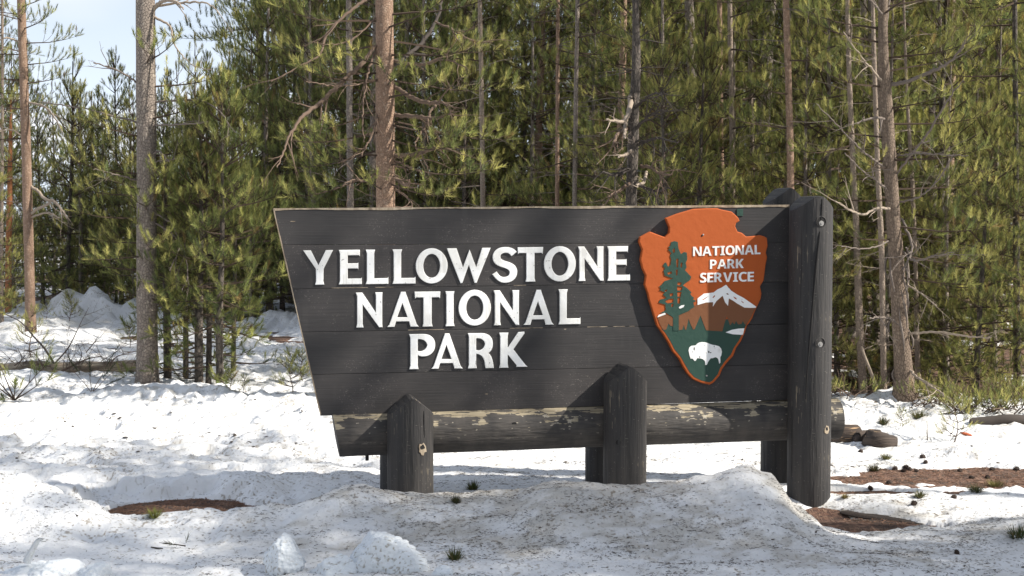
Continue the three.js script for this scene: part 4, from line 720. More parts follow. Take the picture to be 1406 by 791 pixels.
// gnarled trunk on the right
{
  const h = heroTree('pine_tree', 'gnarled grey pine with peeling bark and many bare snags, right of the sign', 15.6, [[1243, 556, 29], [1240, 500, 23], [1235, 430, 22], [1231, 360, 20.5], [1226, 290, 19], [1220, 200, 18], [1214, 110, 17.5], [1212, 40, 14], [1214, -60, 13], [1216, -400, 8], [1216, -620, 3]], M.barkBrown, { seed: 34, wob: 0.16 });
  const list = [[[[1219, 118, 6], [1244, 112, 5.4], [1275, 100, 5], [1300, 88, 4], [1318, 70, 2.4], [1326, 58, 1.4]], 0.8], [[[1214, 116, 3.6], [1196, 94, 3], [1178, 72, 2.2], [1158, 44, 1.6]], 0.6], [[[1218, 166, 3.6], [1208, 162, 3.4], [1190, 164, 3], [1176, 170, 1.6]], 0.6], [[[1216, 232, 3.4], [1196, 216, 3], [1178, 202, 2.4], [1150, 172, 1.6], [1120, 142, 1]], 0.8], [[[1222, 262, 3.4], [1200, 246, 2.6], [1186, 236, 2], [1160, 210, 1.2]], 0.8], [[[1226, 286, 4], [1206, 286, 3.6], [1186, 294, 3], [1166, 288, 2.4], [1148, 276, 1.4]], 1.0], [[[1230, 240, 3], [1250, 214, 3.4], [1276, 180, 3], [1300, 140, 2.4], [1322, 110, 1.2]], 0.9], [[[1234, 278, 3], [1258, 272, 2.6], [1286, 250, 2], [1310, 210, 1.2]], 0.7], [[[1232, 214, 2.4], [1262, 211, 2], [1330, 214, 1.2]], 1.0], [[[1242, 458, 3.4], [1284, 456, 3], [1330, 462, 2.4], [1360, 464, 1.2]], 1.0], [[[1244, 340, 3], [1250, 352, 3], [1244, 340, 1]], 0.2], [[[1238, 345, 3], [1256, 358, 3], [1282, 352, 2.2], [1310, 346, 1.2]], 0.8], [[[1232, 440, 3], [1208, 436, 2.6], [1194, 437, 1.6]], 0.6], [[[1246, 506, 4], [1262, 520, 3.4], [1284, 534, 2.6], [1306, 548, 1.4]], 0.9], [[[1214, 22, 3.6], [1202, 8, 3], [1190, -8, 2]], 0.3], [[[1217, 30, 3], [1222, -4, 2.4], [1220, -30, 2]], -0.3], [[[1238, 300, 4], [1252, 340, 3.4], [1240, 372, 2.4]], 0.25], [[[1244, 390, 3], [1266, 404, 2], [1286, 420, 1.2]], 0.6], [[[1224, 330, 2.6], [1190, 342, 2], [1156, 338, 1.2]], 0.8]];
  list.forEach(([line, dz], i) => drawnBranch(h, line, dz, i % 4 === 1 ? M.twigPale : M.twigGrey, { forks: 4, flen: 0.36, crook: 0.45 }));
  // loose strips of bark up the side
  const B = new Build(), R = rng(77); for (let k = 0; k < 16; k++) { const y = 0.15 + 1.7 * R(), p = h.axisAt(y), a = R() * 6.28, r = 0.1 + 0.015 * R(), L = 0.15 + 0.35 * R(); const P = []; for (let i = 0; i < 5; i++) P.push(V3(p.x + Math.cos(a + 0.15 * i) * (r + 0.025 * Math.sin(i)), y + L * (i / 4 - 0.5), p.z + Math.sin(a + 0.15 * i) * (r + 0.025 * Math.sin(i)))); B.tube(P, [0.004, 0.011, 0.013, 0.009, 0.003], 4); }
  part('loose_bark', B.geo(), M.twigGrey, h.t).userData.kind = 'stuff';
  heroFoliage(h, [[100, 0.1, 0.9, 0.2], [60, 2.9, 0.9, 0.2], [20, 1.2, 0.7, 0.3], [150, 0.7, 0.6, 0.1], [230, 2.3, 0.5, 0.0], [10, 0.2, 0.9, 0.2], [40, 3.6, 0.8, 0.2], [80, 0.5, 1.0, 0.1], [120, 2.6, 0.9, 0.1], [170, 0.2, 1.0, 0], [190, 3.0, 0.9, 0.1], [220, 0.8, 1.0, 0], [260, 0.1, 1.0, 0], [275, 2.8, 0.8, 0], [310, 0.5, 1.0, -0.1], [350, 0.2, 0.9, -0.1], [380, 0.9, 0.8, -0.1], [330, 2.7, 0.7, 0]], { bare: 0.42, bias: 0.12 });
  highCrown(h, 5.4, 9, 341, 0.9);
}
// pale and reddish thin stems
const stems = [
  ['thin white-barked pine stem, brightest of the stems above the arrowhead', 18.5, [[1007, 560, 9], [1006, 285, 8.6], [1004, 120, 8], [1002, 0, 7.4], [1000, -300, 5], [998, -700, 2]], M.barkPale, 41, 6.2],
  ['slim red-brown pine stem with a pale right edge, just above the sign end post', 17.2, [[1088, 560, 13], [1086, 300, 12], [1084, 160, 11], [1079, 0, 10], [1074, -300, 7], [1068, -800, 2]], M.barkRed, 42, 6.0],
  ['pale scaly pine stem left of the gnarled pine, right of the sign end post', 17.2, [[1186, 548, 13], [1180, 440, 12], [1176, 320, 10], [1172, 240, 9], [1166, 100, 8], [1162, -100, 6], [1158, -500, 2]], M.barkPale, 43, 5.2],
  ['straight pale pine stem close against the left side of the gnarled pine', 16.6, [[1214, 546, 10], [1212, 440, 9], [1210, 330, 9], [1206, 250, 8.4], [1201, 100, 7], [1196, -100, 5], [1192, -400, 2]], M.barkPale, 44, 5.0],
  ['dark straight pine stem rising at the right edge of the view', 17, [[1397, 530, 12], [1396, 400, 10.5], [1395, 250, 9], [1394, 100, 8], [1393, -100, 7], [1392, -700, 2]], M.barkDark, 45, 4.6],
  ['thin grey pine stem between reddish trunk and young pines, above the sign end', 20, [[481, 560, 12], [481, 285, 10.5], [480, 140, 10], [479, 0, 9], [478, -300, 6], [477, -600, 2]], M.barkGrey, 46, 5.5],
  ['thin pale pine stem standing behind the letter S of the top word', 22, [[664, 560, 9], [663, 285, 8], [661, 120, 7.6], [659, 0, 7], [658, -300, 5], [657, -600, 2]], M.barkPale, 47, 5.6],
  ['thin straight grey pine stem behind the top word, near its last letters', 19.4, [[788, 560, 8], [789, 285, 7.4], [791, 120, 7], [793, 0, 6.4], [795, -400, 4], [796, -700, 2]], M.barkGrey, 48, 5.2],
  ['thin brown pine stem just left of the straight grey stem behind the sign', 20.4, [[764, 560, 7.6], [765, 285, 7], [766, 0, 5.6], [767, -500, 2]], M.barkRed, 49, 5.0],
  ['dark reddish pine stem immediately left of the thin white stem', 19.4, [[992, 560, 10], [991, 285, 9], [989, 120, 8.4], [988, 0, 7.6], [987, -500, 2]], M.barkRed, 50, 5.4],
  ['pale thin pine stem between white stem and red-brown stem above the arrowhead', 21, [[1035, 560, 8], [1034, 285, 7.4], [1031, 120, 7], [1029, 0, 6.4], [1026, -500, 2]], M.barkPale, 51, 5.4],
  ['slender crooked pale pine stem right of the gnarled pine, half hidden in twigs', 17.4, [[1262, 540, 9], [1259, 470, 8], [1257, 360, 7], [1252, 240, 6.4], [1246, 140, 5], [1241, 0, 4], [1238, -300, 2]], M.barkPale, 52, 4.4],
  ['grey mossy pine stem farther right of the gnarled pine among green boughs', 18.6, [[1300, 534, 10], [1299, 440, 9], [1297, 340, 8], [1293, 200, 7], [1290, 0, 6], [1288, -400, 2]], M.barkGrey, 53, 4.4],
  ['orange-red pine stem low at the far left edge of the forest', 29, [[11, 412, 10], [12, 330, 9.6], [13, 280, 9], [14, 200, 6], [15, 130, 1.6]], M.barkOrange, 54, 2.6],
  ['white thin pine stem at the extreme left edge beside an orange stem', 28, [[2, 414, 6], [2, 330, 5.6], [3, 200, 5], [3, -100, 3.4], [3, -300, 2]], M.barkPale, 55, 6.4],
  ['grey pine stem in the shaded forest behind the far left snow heap', 33, [[111, 408, 7], [111, 330, 6.6], [110, 240, 5], [110, 150, 3], [110, 118, 1.6]], M.barkGrey, 56, 4.6],
  ['paired thin pale pine stem behind the top of the far left snow heap', 34, [[143, 402, 4.6], [142, 330, 4.2], [141, 220, 3.4], [140, 130, 1.6]], M.barkPale, 57, 4.6],
  ['thin pale pine stem right above the left part of the snow heap', 34.5, [[127, 404, 4.4], [127, 330, 4], [126, 220, 3.2], [125, 125, 1.6]], M.barkPale, 58, 4.6],
];
for (const [label, d, line0, bark, seed, from] of stems) {
  const line = line0.map(([a, b, w]) => [a, b, w * 0.86]), h = heroTree('pine_tree', label, d, line, bark, { seed, uscale: 1, flare: 0.2 }), topY = h.pts[h.pts.length - 1].y;
  heroTwigs(h, 0.7, Math.min(topY - 0.5, 6.5), 3, seed === 44 || seed === 41 ? 0.45 : 0.75, bark === M.barkPale ? M.twigPale : M.twigGrey, 0.0055);
  // sparse living boughs from head height up, the full crown above
  { const R = rng(seed + 500), N = new Needles(); for (let y = 2.0; y < Math.min(from, topY - 0.4); y += 0.2) if (R() < 0.62) bough(N, h.axisAt(y), R() * 6.283, -0.25 + 0.4 * R(), (0.45 + 0.55 * R()) * Math.min(1, (topY - y) / 1.5 + 0.3), R, { tuft: NEAR, bias: 0.05, bare: 0.35, fill: 0.8 }); part('crown', N.geo(), M.needles, h.t); }
  if (topY > from + 1) highCrown(h, from, topY, seed + 300, 1.1);
}
// dark tangled snag behind the arrowhead
{
  const h = heroTree('dead_tree', 'dark dead snag with twisted pale root-like branches, behind the sign left of the arrowhead', 16.4, [[866, 560, 18], [866, 285, 17], [868, 220, 16], [870, 160, 15], [872, 110, 13], [873, 60, 11], [872, 0, 9], [872, -200, 4]], M.barkDark, { seed: 36, wob: 0.25, category: 'dead tree' });
  const list = [[[[866, 132, 8], [864, 150, 7], [858, 166, 5], [846, 166, 4], [832, 164, 2.4]], 0.7, M.twigPale], [[[860, 160, 6], [858, 182, 4], [858, 190, 2]], 0.7, M.twigPale], [[[862, 176, 6], [848, 184, 5], [842, 200, 3]], 0.6, M.twigBrown], [[[870, 205, 5], [860, 212, 4.4], [848, 216, 2.4]], 0.6, M.twigPale], [[[880, 228, 5], [894, 230, 4], [906, 238, 3.4], [922, 240, 2]], 0.7, M.twigBrown], [[[888, 236, 4.6], [884, 250, 4], [874, 254, 2.6]], 0.7, M.twigPale], [[[872, 200, 5], [900, 190, 4], [930, 196, 2]], 0.7, M.twigDark], [[[870, 180, 5], [890, 160, 4], [910, 150, 2]], 0.4, M.twigDark], [[[868, 230, 6], [846, 240, 5], [826, 236, 2]], 0.5, M.twigDark], [[[872, 250, 6], [896, 262, 4], [920, 258, 2]], 0.5, M.twigDark], [[[866, 250, 6], [850, 262, 4], [834, 270, 2]], 0.6, M.twigBrown], [[[870, 150, 5], [894, 130, 3], [912, 128, 2]], 0.5, M.twigDark]];
  for (const [line, dz, m] of list) drawnBranch(h, line, dz, m, { forks: m === M.twigPale ? 3 : 7, flen: m === M.twigPale ? 0.2 : 0.4, crook: 0.7 });
  heroTwigs(h, 1.2, 4.2, 7, 0.6, M.twigDark, 0.008);
}
// slim clump of young pines right of the thick trunk: dark bare feet, green above
{
  const C = [[230, 530, 17.4, 11, 2.7, 'leftmost'], [273, 533, 17.0, 12, 3.3], [286, 534, 17.2, 8, 2.7], [302, 535, 16.8, 11, 3.5], [255, 530, 17.8, 8, 2.4], [320, 528, 18.2, 7, 2.6]];
  const names = ['young dark-stemmed pine of the left clump, nearest the thick grey trunk', 'young pine in the middle of the left clump, on the thickest dark stem', 'young thin dark-stemmed pine between the two stoutest stems of the left clump', 'tallest young pine of the left clump, on a stout dark stem at its right', 'shortest young pine at the back of the left clump, on a thin stem', 'young pine standing at the back right of the left clump'];
  C.forEach(([px, py, d, w, H], k) => {
    const h = heroTree('young_pine', names[k], d, [[px, py, w], [px - 1 + k % 3, 440, w * 0.9], [px + (k % 2 ? 3 : -3), 330, w * 0.6], [px + (k % 2 ? 2 : -2), (300 - (H - 2) * FOCAL / d), w * 0.15]], M.barkDark, { seed: 60 + k, uscale: 1, flare: 0.1 });
    const g = crown({ seed: 640 + k, H: h.pts[h.pts.length - 1].y, y0: 0.75 + 0.15 * (k % 3), gap: 0.24, per: 5, reach: 0.68, profile: [[0, 0.7], [0.3, 1], [0.7, 0.75], [1, 0.15]], tuft: NEAR, bias: -0.12, e0: -0.2, axisAt: h.axisAt, miss: 0.16 }); part('crown', g, M.needles, h.t);
    const N = new Needles(); for (let i = 0; i < 5; i++) bough(N, h.axisAt(0.2 + 0.12 * i), h.R() * 6.28, -0.1, 0.35 + 0.2 * h.R(), h.R, { tuft: NEAR, bias: -0.2, fill: 0.6, bare: 0.5 }); part('low_bough', N.geo(), M.needles, h.t);
    heroTwigs(h, 0.2, 1.4, 4, 0.4, M.twigDark, 0.005);
  });
}

// ---------------------------------------------------------------- the forest
{
  const R = rng(1234), placed = [], all = [];
  const marks = [[10, 'at the extreme left edge'], [50, 'behind the slim tan trunk'], [100, 'right of the slim tan trunk'], [150, 'above the far left snow heap'], [190, 'just left of the thick grey trunk'], [240, 'just right of the thick grey trunk'], [290, 'above the young clump middle'], [340, 'above the young clump right side'], [385, 'left of the sign top corner'], [416, 'above the sign top left corner'], [461, 'above the letter Y'], [499, 'above the first letter E'], [536, 'above the first letter L'], [570, 'above the second letter L'], [612, 'above the first letter O'], [673, 'above the letter W'], [710, 'above the letter S'], [746, 'above the letter T'], [791, 'above the second letter O'], [831, 'above the letter N'], [872, 'above the last letter E'], [915, 'above the arrowhead left edge'], [965, 'above the arrowhead tip'], [1012, 'above the arrowhead top'], [1060, 'above the arrowhead right edge'], [1142, 'above the sign end post'], [1175, 'right beside the sign end post'], [1212, 'left of the gnarled pine'], [1250, 'behind the gnarled pine'], [1290, 'right of the gnarled pine'], [1340, 'above the slender sapling'], [1380, 'left of the dark right stem'], [1410, 'at the right picture edge'], [1e9, 'beyond the right picture edge']];
  const where = (px) => marks.find(([m]) => px < m)[1];
  const look = { young: 'young bushy pine', tall: 'tall slim pine with dead twigs', far: 'tall pine deep in the forest' };
  const put = (kind, px, d, scale = 1, yaw = R() * 6.283) => {
    const x = groundX(px, d), z = -d, sort = kind.split('_')[0], deep = sort === 'far' ? '' : d > 27 ? ', rear rank' : d > 21 ? ', middle rank' : ', front rank';
    placed.push([x, z]);
    const t = plantTree(sort === 'young' ? 'young_pine' : 'pine_tree', kind, [x, groundH(x, z) - 0.05, z], yaw, scale, `${look[sort]} ${where(px)}${deep}`, sort === 'young' ? 'young pine' : 'pine tree', `${sort} pines ${where(px)}${deep}`);
    all.push([px, t]); return t;
  };
  const clear = (px, d, min) => { const x = groundX(px, d); return placed.every(([a, b]) => Math.hypot(a - x, b + d) > min); };
  // left: young trees behind the open snow, tops against the sky
  for (const [k, px, d, h] of [['young_b', 94, 32.5, 5.6], ['young_a', 168, 33.0, 5.7], ['young_d', 20, 32.0, 5.6], ['young_a', 60, 34.0, 5.0], ['young_c', 128, 34.0, 4.4], ['young_b', 196, 32.0, 4.6], ['young_c', 236, 32.0, 5.2], ['young_d', 270, 30.9, 5.8], ['young_b', 312, 32.0, 5.4], ['young_c', 352, 31.4, 6.4], ['young_a', 225, 30.3, 4.5], ['young_b', 250, 29.5, 4.1], ['young_a', 285, 29.1, 4.3], ['young_c', 150, 36.0, 4.6], ['young_b', 110, 37.0, 5.2], ['young_d', 75, 35.5, 5.4], ['young_a', -10, 30.0, 6.0], ['young_b', -4, 26.5, 3.4], ['young_d', 186, 31.5, 3.8], ['young_c', 4, 35.0, 7.5], ['young_a', 330, 29.8, 4.5], ['young_d', 215, 34.0, 5.6], ['young_c', 290, 32.0, 5.6], ['young_b', 140, 39.0, 5.4], ['young_a', 100, 40.0, 5.6], ['young_c', 180, 41.0, 6.0], ['young_d', 250, 40.0, 6.2], ['young_c', 40, 40.0, 7.0], ['young_a', 320, 37.0, 6.2], ['young_b', 388, 30.3, 5.0], ['young_c', 372, 30.0, 8.2], ['young_a', 412, 32.0, 7.4], ['young_b', 270, 29.0, 4.2], ['young_d', 345, 29.0, 4.1], ['young_d', 208, 32.5, 4.7], ['young_b', 160, 35.0, 3.6], ['young_a', 120, 35.5, 3.8]]) put(k, px, d, h / PROTO[k].H);
  // middle and right: dense mixed forest from the sign back
  const rows = [[17.5, 19.5, 105, 900], [20, 22.5, 100, 870], [23, 27, 56, 850], [27, 30.5, 40, 430], [30.5, 34, 46, 400]];
  const kinds = [['young_a', 'young_d', 'young_c', 'young_b', 'young_d'], ['tall_a', 'young_c', 'tall_d', 'young_a', 'tall_c', 'young_b'], ['tall_d', 'young_c', 'tall_a', 'young_a', 'tall_b'], ['tall_d', 'young_c', 'young_a', 'tall_b', 'young_a', 'young_b'], ['tall_d', 'tall_a', 'young_c', 'tall_b', 'young_a']];
  rows.forEach(([d0, d1, step, from], r) => { for (let px = from; px < 1480; px += step * (0.7 + 0.6 * R())) { const d = lerp(d0, d1, R()), k = kinds[r][Math.floor(R() * kinds[r].length)]; if (clear(px, d, 0.7)) put(k, px, d, (0.85 + 0.3 * R()) * (d > 26 ? 1.2 : 1)); } });
  // right foreground fringe
  for (const [k, px, d, h] of [['young_b', 1340, 16.8, 3.6], ['young_d', 1300, 17.6, 4.6], ['young_a', 1420, 16.6, 4.6], ['young_b', 1275, 18.2, 3.4], ['young_d', 1365, 18.6, 5.2], ['young_d', 1150, 18.6, 4.4], ['young_b', 1225, 19, 3.4], ['young_a', 660, 27, 7.4], ['young_b', 920, 17.4, 4.4], ['young_d', 725, 26.6, 7], ['young_c', 590, 26.8, 8], ['young_b', 640, 26, 5.4], ['young_c', 435, 28, 7.6], ['young_a', 820, 25, 7], ['young_b', 960, 18.2, 4.6], ['young_d', 1110, 17.6, 4.8]]) put(k, px, d, h / PROTO[k].H);
  // deep forest
  for (const [d0, d1, step] of [[34, 38, 80], [40, 46, 64], [50, 60, 52]]) for (let px = 372; px < 1500; px += step * (0.7 + 0.6 * R())) { const d = lerp(d0, d1, R()); put(R() < 0.6 ? 'far_a' : 'far_b', px, d, 0.85 + 0.35 * R()); }
  for (let px = -60; px < 372; px += 34 * (0.7 + 0.6 * R())) { const d = lerp(46, 60, R()); put('far_b', px, d, (2 + (110 + 60 * R()) / FOCAL * d) / 14); }
  // neighbours of one look are told apart by their order from the left
  const same = new Map(); for (const [px, t] of all) { const k = t.userData.label; if (!same.has(k)) same.set(k, []); same.get(k).push([px, t]); }
  for (const [k, list] of same) if (list.length > 1) { list.sort((a, b) => a[0] - b[0]); list.forEach(([, t], i) => { t.userData.label = (i === 0 ? 'leftmost ' : i === list.length - 1 ? 'rightmost ' : ['', 'second ', 'third ', 'fourth ', 'fifth '][i] ?? 'inner ') + k; }); }
}
// tall pines standing right of the view between the sun and the sign: their shadows lie over the foreground
const shaders = [[9.5, -6.7, 'tall_d', 0.75], [12, -6.1, 'young_c', 1.45], [14, -5.4, 'tall_d', 1.15], [16, -5.9, 'tall_a', 1.0], [18, -5.3, 'tall_d', 1.4], [13, -7.5, 'tall_e', 0.97], [15.6, -7.8, 'tall_e', 1.14], [11, -5.3, 'young_a', 1.3], [12.4, -5.0, 'tall_b', 1.2], [14.6, -5.6, 'tall_b', 1.25], [8, -6.9, 'young_a', 1.0], [20, -5.1, 'tall_a', 1.3], [11.2, -5.5, 'tall_a', 1.0]];
shaders.forEach(([x, z, k, s], i) => plantTree('pine_tree', k, [x, groundH(x, z) - 0.05, z], i * 1.7, s, 'tall pine outside the view on the right, shading the foreground snow', 'pine tree', 'pines right of the view'));

// forest across the road, behind the camera
{ const R = rng(999); for (let x = -26; x < 16; x += 2.1) { const z = 6.5 + 5 * R(), k = ['tall_d', 'young_c', 'tall_a', 'far_a'][Math.floor(4 * R())]; plantTree('pine_tree', k, [x, groundH(x, z) - 0.05, z], R() * 6, 0.9 + 0.3 * R(), 'pine across the road, behind the camera', 'pine tree', 'pines across the road'); } }

// ---------------------------------------------------------------- small plants, wood and litter on the snow
const on0 = (px, py) => { const a = at(px, py, 5), b = at(px, py, 40); let lo = 5, hi = 40; for (let i = 0; i < 700; i++) { const d = 7 + i * 0.05, p = at(px, py, d); if (p.y <= groundH(p.x, p.z)) { for (let k = 0, l = d - 0.05, h = d; k < 12; k++) { const m = (l + h) / 2, q = at(px, py, m); if (q.y <= groundH(q.x, q.z)) h = m; else l = m; hi = h; } const q = at(px, py, hi); return V3(q.x, groundH(q.x, q.z), q.z); } } return at(px, py, 30); };
function sapling(label, px, py, hpx, kind = 0, seed = 1, group) {
  const p = on0(px, py), d = -p.z, H = 0.6, R = rng(seed), t = thing('pine_sapling', label, 'sapling', p.toArray(), group), N = new Needles(), B = new Build();
  const pts = []; for (let i = 0; i <= 6; i++) pts.push(V3(0.03 * Math.sin(i + seed), H * i / 6 - 0.03, 0.03 * Math.cos(i * 0.8 + seed)));
  B.tube(pts, pts.map((_, i) => 0.008 * (1 - i / 7) + 0.002), 6); part('stem', B.geo(), M.twigBrown, t);
  for (let y = 0.12 * H; y < H; y += H / (kind ? 6 : 8)) { const n = kind ? 3 : 4; for (let k = 0; k < n; k++) bough(N, pts[Math.min(6, Math.round(y / H * 6))].clone().setY(y), R() * 6.28, 0.15 + 0.5 * y / H, H * (kind ? 0.42 : 0.5) * (1 - 0.75 * y / H) * (0.7 + 0.6 * R()), R, { tuft: { needle: 0.05, width: 0.005, count: 20, len: 0.09 }, bias: kind === 1 ? 0.25 : 0, bare: 0.2, fill: 0.5, k: 0.4, side: 0.7 }); }
  tuft(N, pts[6], V3(0, 1, 0), R, { needle: 0.05, width: 0.005, count: 26, len: 0.12, color: greenOf(R, 0.2) });
  part('needles', N.geo(), M.needles, t); t.scale.setScalar(hpx / FOCAL * d / 0.62); return t;
}
sapling('yellow-green sapling in the open snow behind the long fallen log', 43, 489, 58, 1, 701);
sapling('dark spreading sapling on the snow before the far left snow heap', 97, 441, 34, 0, 702);
sapling('small pale sapling beside the slim tan trunk foot', 64, 438, 24, 1, 703);
sapling('sapling on the snow just left of the thick grey trunk', 178, 477, 30, 0, 704);
sapling('small upright sapling on the snow nearest the sign left end', 400, 537, 48, 0, 705);
sapling('taller drooping sapling right behind the small upright one by the sign', 414, 522, 36, 0, 706);
sapling('little dark sapling at the right foot of the young pine clump', 335, 541, 22, 0, 707);
sapling('low dark sapling touching the right stem of the young pine clump', 317, 536, 26, 0, 708);
sapling('slender yellow-green sapling standing in the snow right of the sign', 1312, 606, 60, 1, 709);
sapling('tiny twig-like sapling poking from the snow right of the dark log pieces', 1238, 588, 24, 0, 710);
{ // pine bough leaning in at the left edge
  const p = on0(20, 552), t = thing('pine_sapling', 'green pine shoot with drooping needles at the left edge before the fallen log', 'sapling', p.toArray()), N = new Needles(), R = rng(720);
  for (const [az, L, e] of [[2.6, 0.45, 0.9], [1.2, 0.4, 0.5], [0.2, 0.45, 0.5], [0.1, 0.5, 0.8], [3.4, 0.5, 0.6], [2.2, 0.55, 1.2], [1.6, 0.3, 0.2]]) bough(N, V3(0, 0.02, 0), az, e, L, R, { tuft: { needle: 0.075, width: 0.006, count: 34, len: 0.14 }, bias: -0.3, bare: 0.3, fill: 0.5, up: -0.08, k: 0.6 });
  part('needles', N.geo(), M.needles, t);
}
function tussock(label, px, py, hpx, seed, color = [0.075, 0.095, 0.03], spread = 1, category = 'grass tuft') {
  const p = on0(px, py), d = -p.z, H = hpx / FOCAL * d, R = rng(seed), t = new Needles();
  for (let i = 0; i < 170; i++) { const a = R() * 6.283, e = 0.25 + 1.25 * R(), L = H * (0.55 + 0.7 * R()), r = 0.35 * H * Math.sqrt(R()) * spread, x = Math.cos(a) * r, z = Math.sin(a) * r, w = 0.0035, a2 = a + (R() - 0.5), dx = Math.cos(a2) * Math.cos(e) * spread, dz = Math.sin(a2) * Math.cos(e) * spread, k = 0.6 + 0.8 * R(); const c = (R() < 0.3 ? [0.16, 0.13, 0.06] : color).map((q) => q * k); t.tri(V3(x - w * Math.sin(a2), -0.01, z + w * Math.cos(a2)), V3(x + w * Math.sin(a2), -0.01, z - w * Math.cos(a2)), V3(x + dx * L, Math.sin(e) * L, z + dz * L), c); }
  const m = new THREE.Mesh(t.geo(), M.needles); m.name = numbered('grass_tuft'); m.position.copy(p); m.castShadow = m.receiveShadow = true; scene.add(m); tag(m, label, category);
}
tussock('spiky green tuft on the foreground snow, right of the icy chunks', 624, 768, 18, 731);
tussock('green tuft on the snow just right of the left sign post', 649, 672, 13, 732);
tussock('tiny grey-green tuft in the snow below the left post', 626, 690, 10, 733, [0.05, 0.06, 0.03]);
tussock('bright yellow-green moss tuft in the left bare patch', 212, 709, 12, 734, [0.22, 0.24, 0.06], 1.5, 'moss tuft');
tussock('dark green tuft at the right edge of the foreground snow', 1400, 738, 20, 735, [0.05, 0.075, 0.025], 1.6);
tussock('grey-green tuft on the near edge of the right bare patch', 1263, 682, 9, 736, [0.09, 0.1, 0.04], 1.6);
tussock('grey tuft at the back left edge of the right bare patch', 1200, 645, 9, 737, [0.07, 0.075, 0.04], 1.6);
tussock('yellow-green tuft amid the right bare patch', 1367, 668, 11, 738, [0.16, 0.15, 0.05], 1.6);
tussock('olive tuft beside the dark log pieces, right of the sign', 1217, 630, 9, 739, [0.12, 0.13, 0.04], 1.5);
tussock('dark olive tuft on shaded snow behind the log pieces', 1213, 582, 12, 740, [0.07, 0.075, 0.03]);
tussock('round olive shrublet on the snow bank under the gnarled pine', 1262, 574, 16, 741, [0.09, 0.1, 0.035], 1.4, 'shrub');
tussock('yellow grass wisp at the foot of the sign end post', 1161, 683, 5, 742, [0.3, 0.24, 0.1], 1.6);
tussock('green plant remnant on the back slope of the right bare patch', 1340, 674, 10, 743, [0.06, 0.075, 0.035], 1.8);
// low yellow-green brush under the right forest edge
{
  const R = rng(750), spots = [[1290, 556, 'left of the slender yellow-green sapling'], [1318, 548, 'right above the slender yellow-green sapling'], [1345, 540, 'under the right forest edge, middle of its row'], [1372, 536, 'beside the dark stem at the right edge'], [1398, 548, 'at the right edge of the view'], [1272, 538, 'right of the gnarled pine foot'], [1330, 568, 'behind the slender yellow-green sapling'], [1160, 545, 'just right of the sign end post'], [1200, 532, 'left of the gnarled pine foot'], [1225, 524, 'close behind the gnarled pine'], [1385, 566, 'right, nearest the sunlit snow ridge']];
  spots.forEach(([px, py, s], k) => { const p = on0(px, py), t = thing('low_shrub', 'low yellow-green needle brush ' + s, 'shrub', p.toArray()), N = new Needles(), B = new Build(); for (let i = 0; i < 20; i++) bough(N, V3(0.6 * (R() - 0.5), 0, 0.4 * (R() - 0.5)), R() * 6.28, 0.2 + 0.6 * R(), 0.1 + 0.16 * R(), R, { tuft: { needle: 0.03, width: 0.005, count: 22, len: 0.05 }, bias: 0.05, bare: 0.1, fill: 0.9, k: 0.4, side: 0.6 }); part('needles', N.geo(), M.needles, t);
    for (let i = 0; i < 7; i++) { const az = R() * 6.28; deadBranch(B, V3(0.2 * (R() - 0.5), 0.02, 0.2 * (R() - 0.5)), V3(Math.cos(az), 0.3 + 0.6 * R(), Math.sin(az)), 0.3 + 0.4 * R(), 0.006, R, { fork: 2 }); } part('twigs', B.geo(), M.twigBrown, t).userData.kind = 'stuff'; });
}
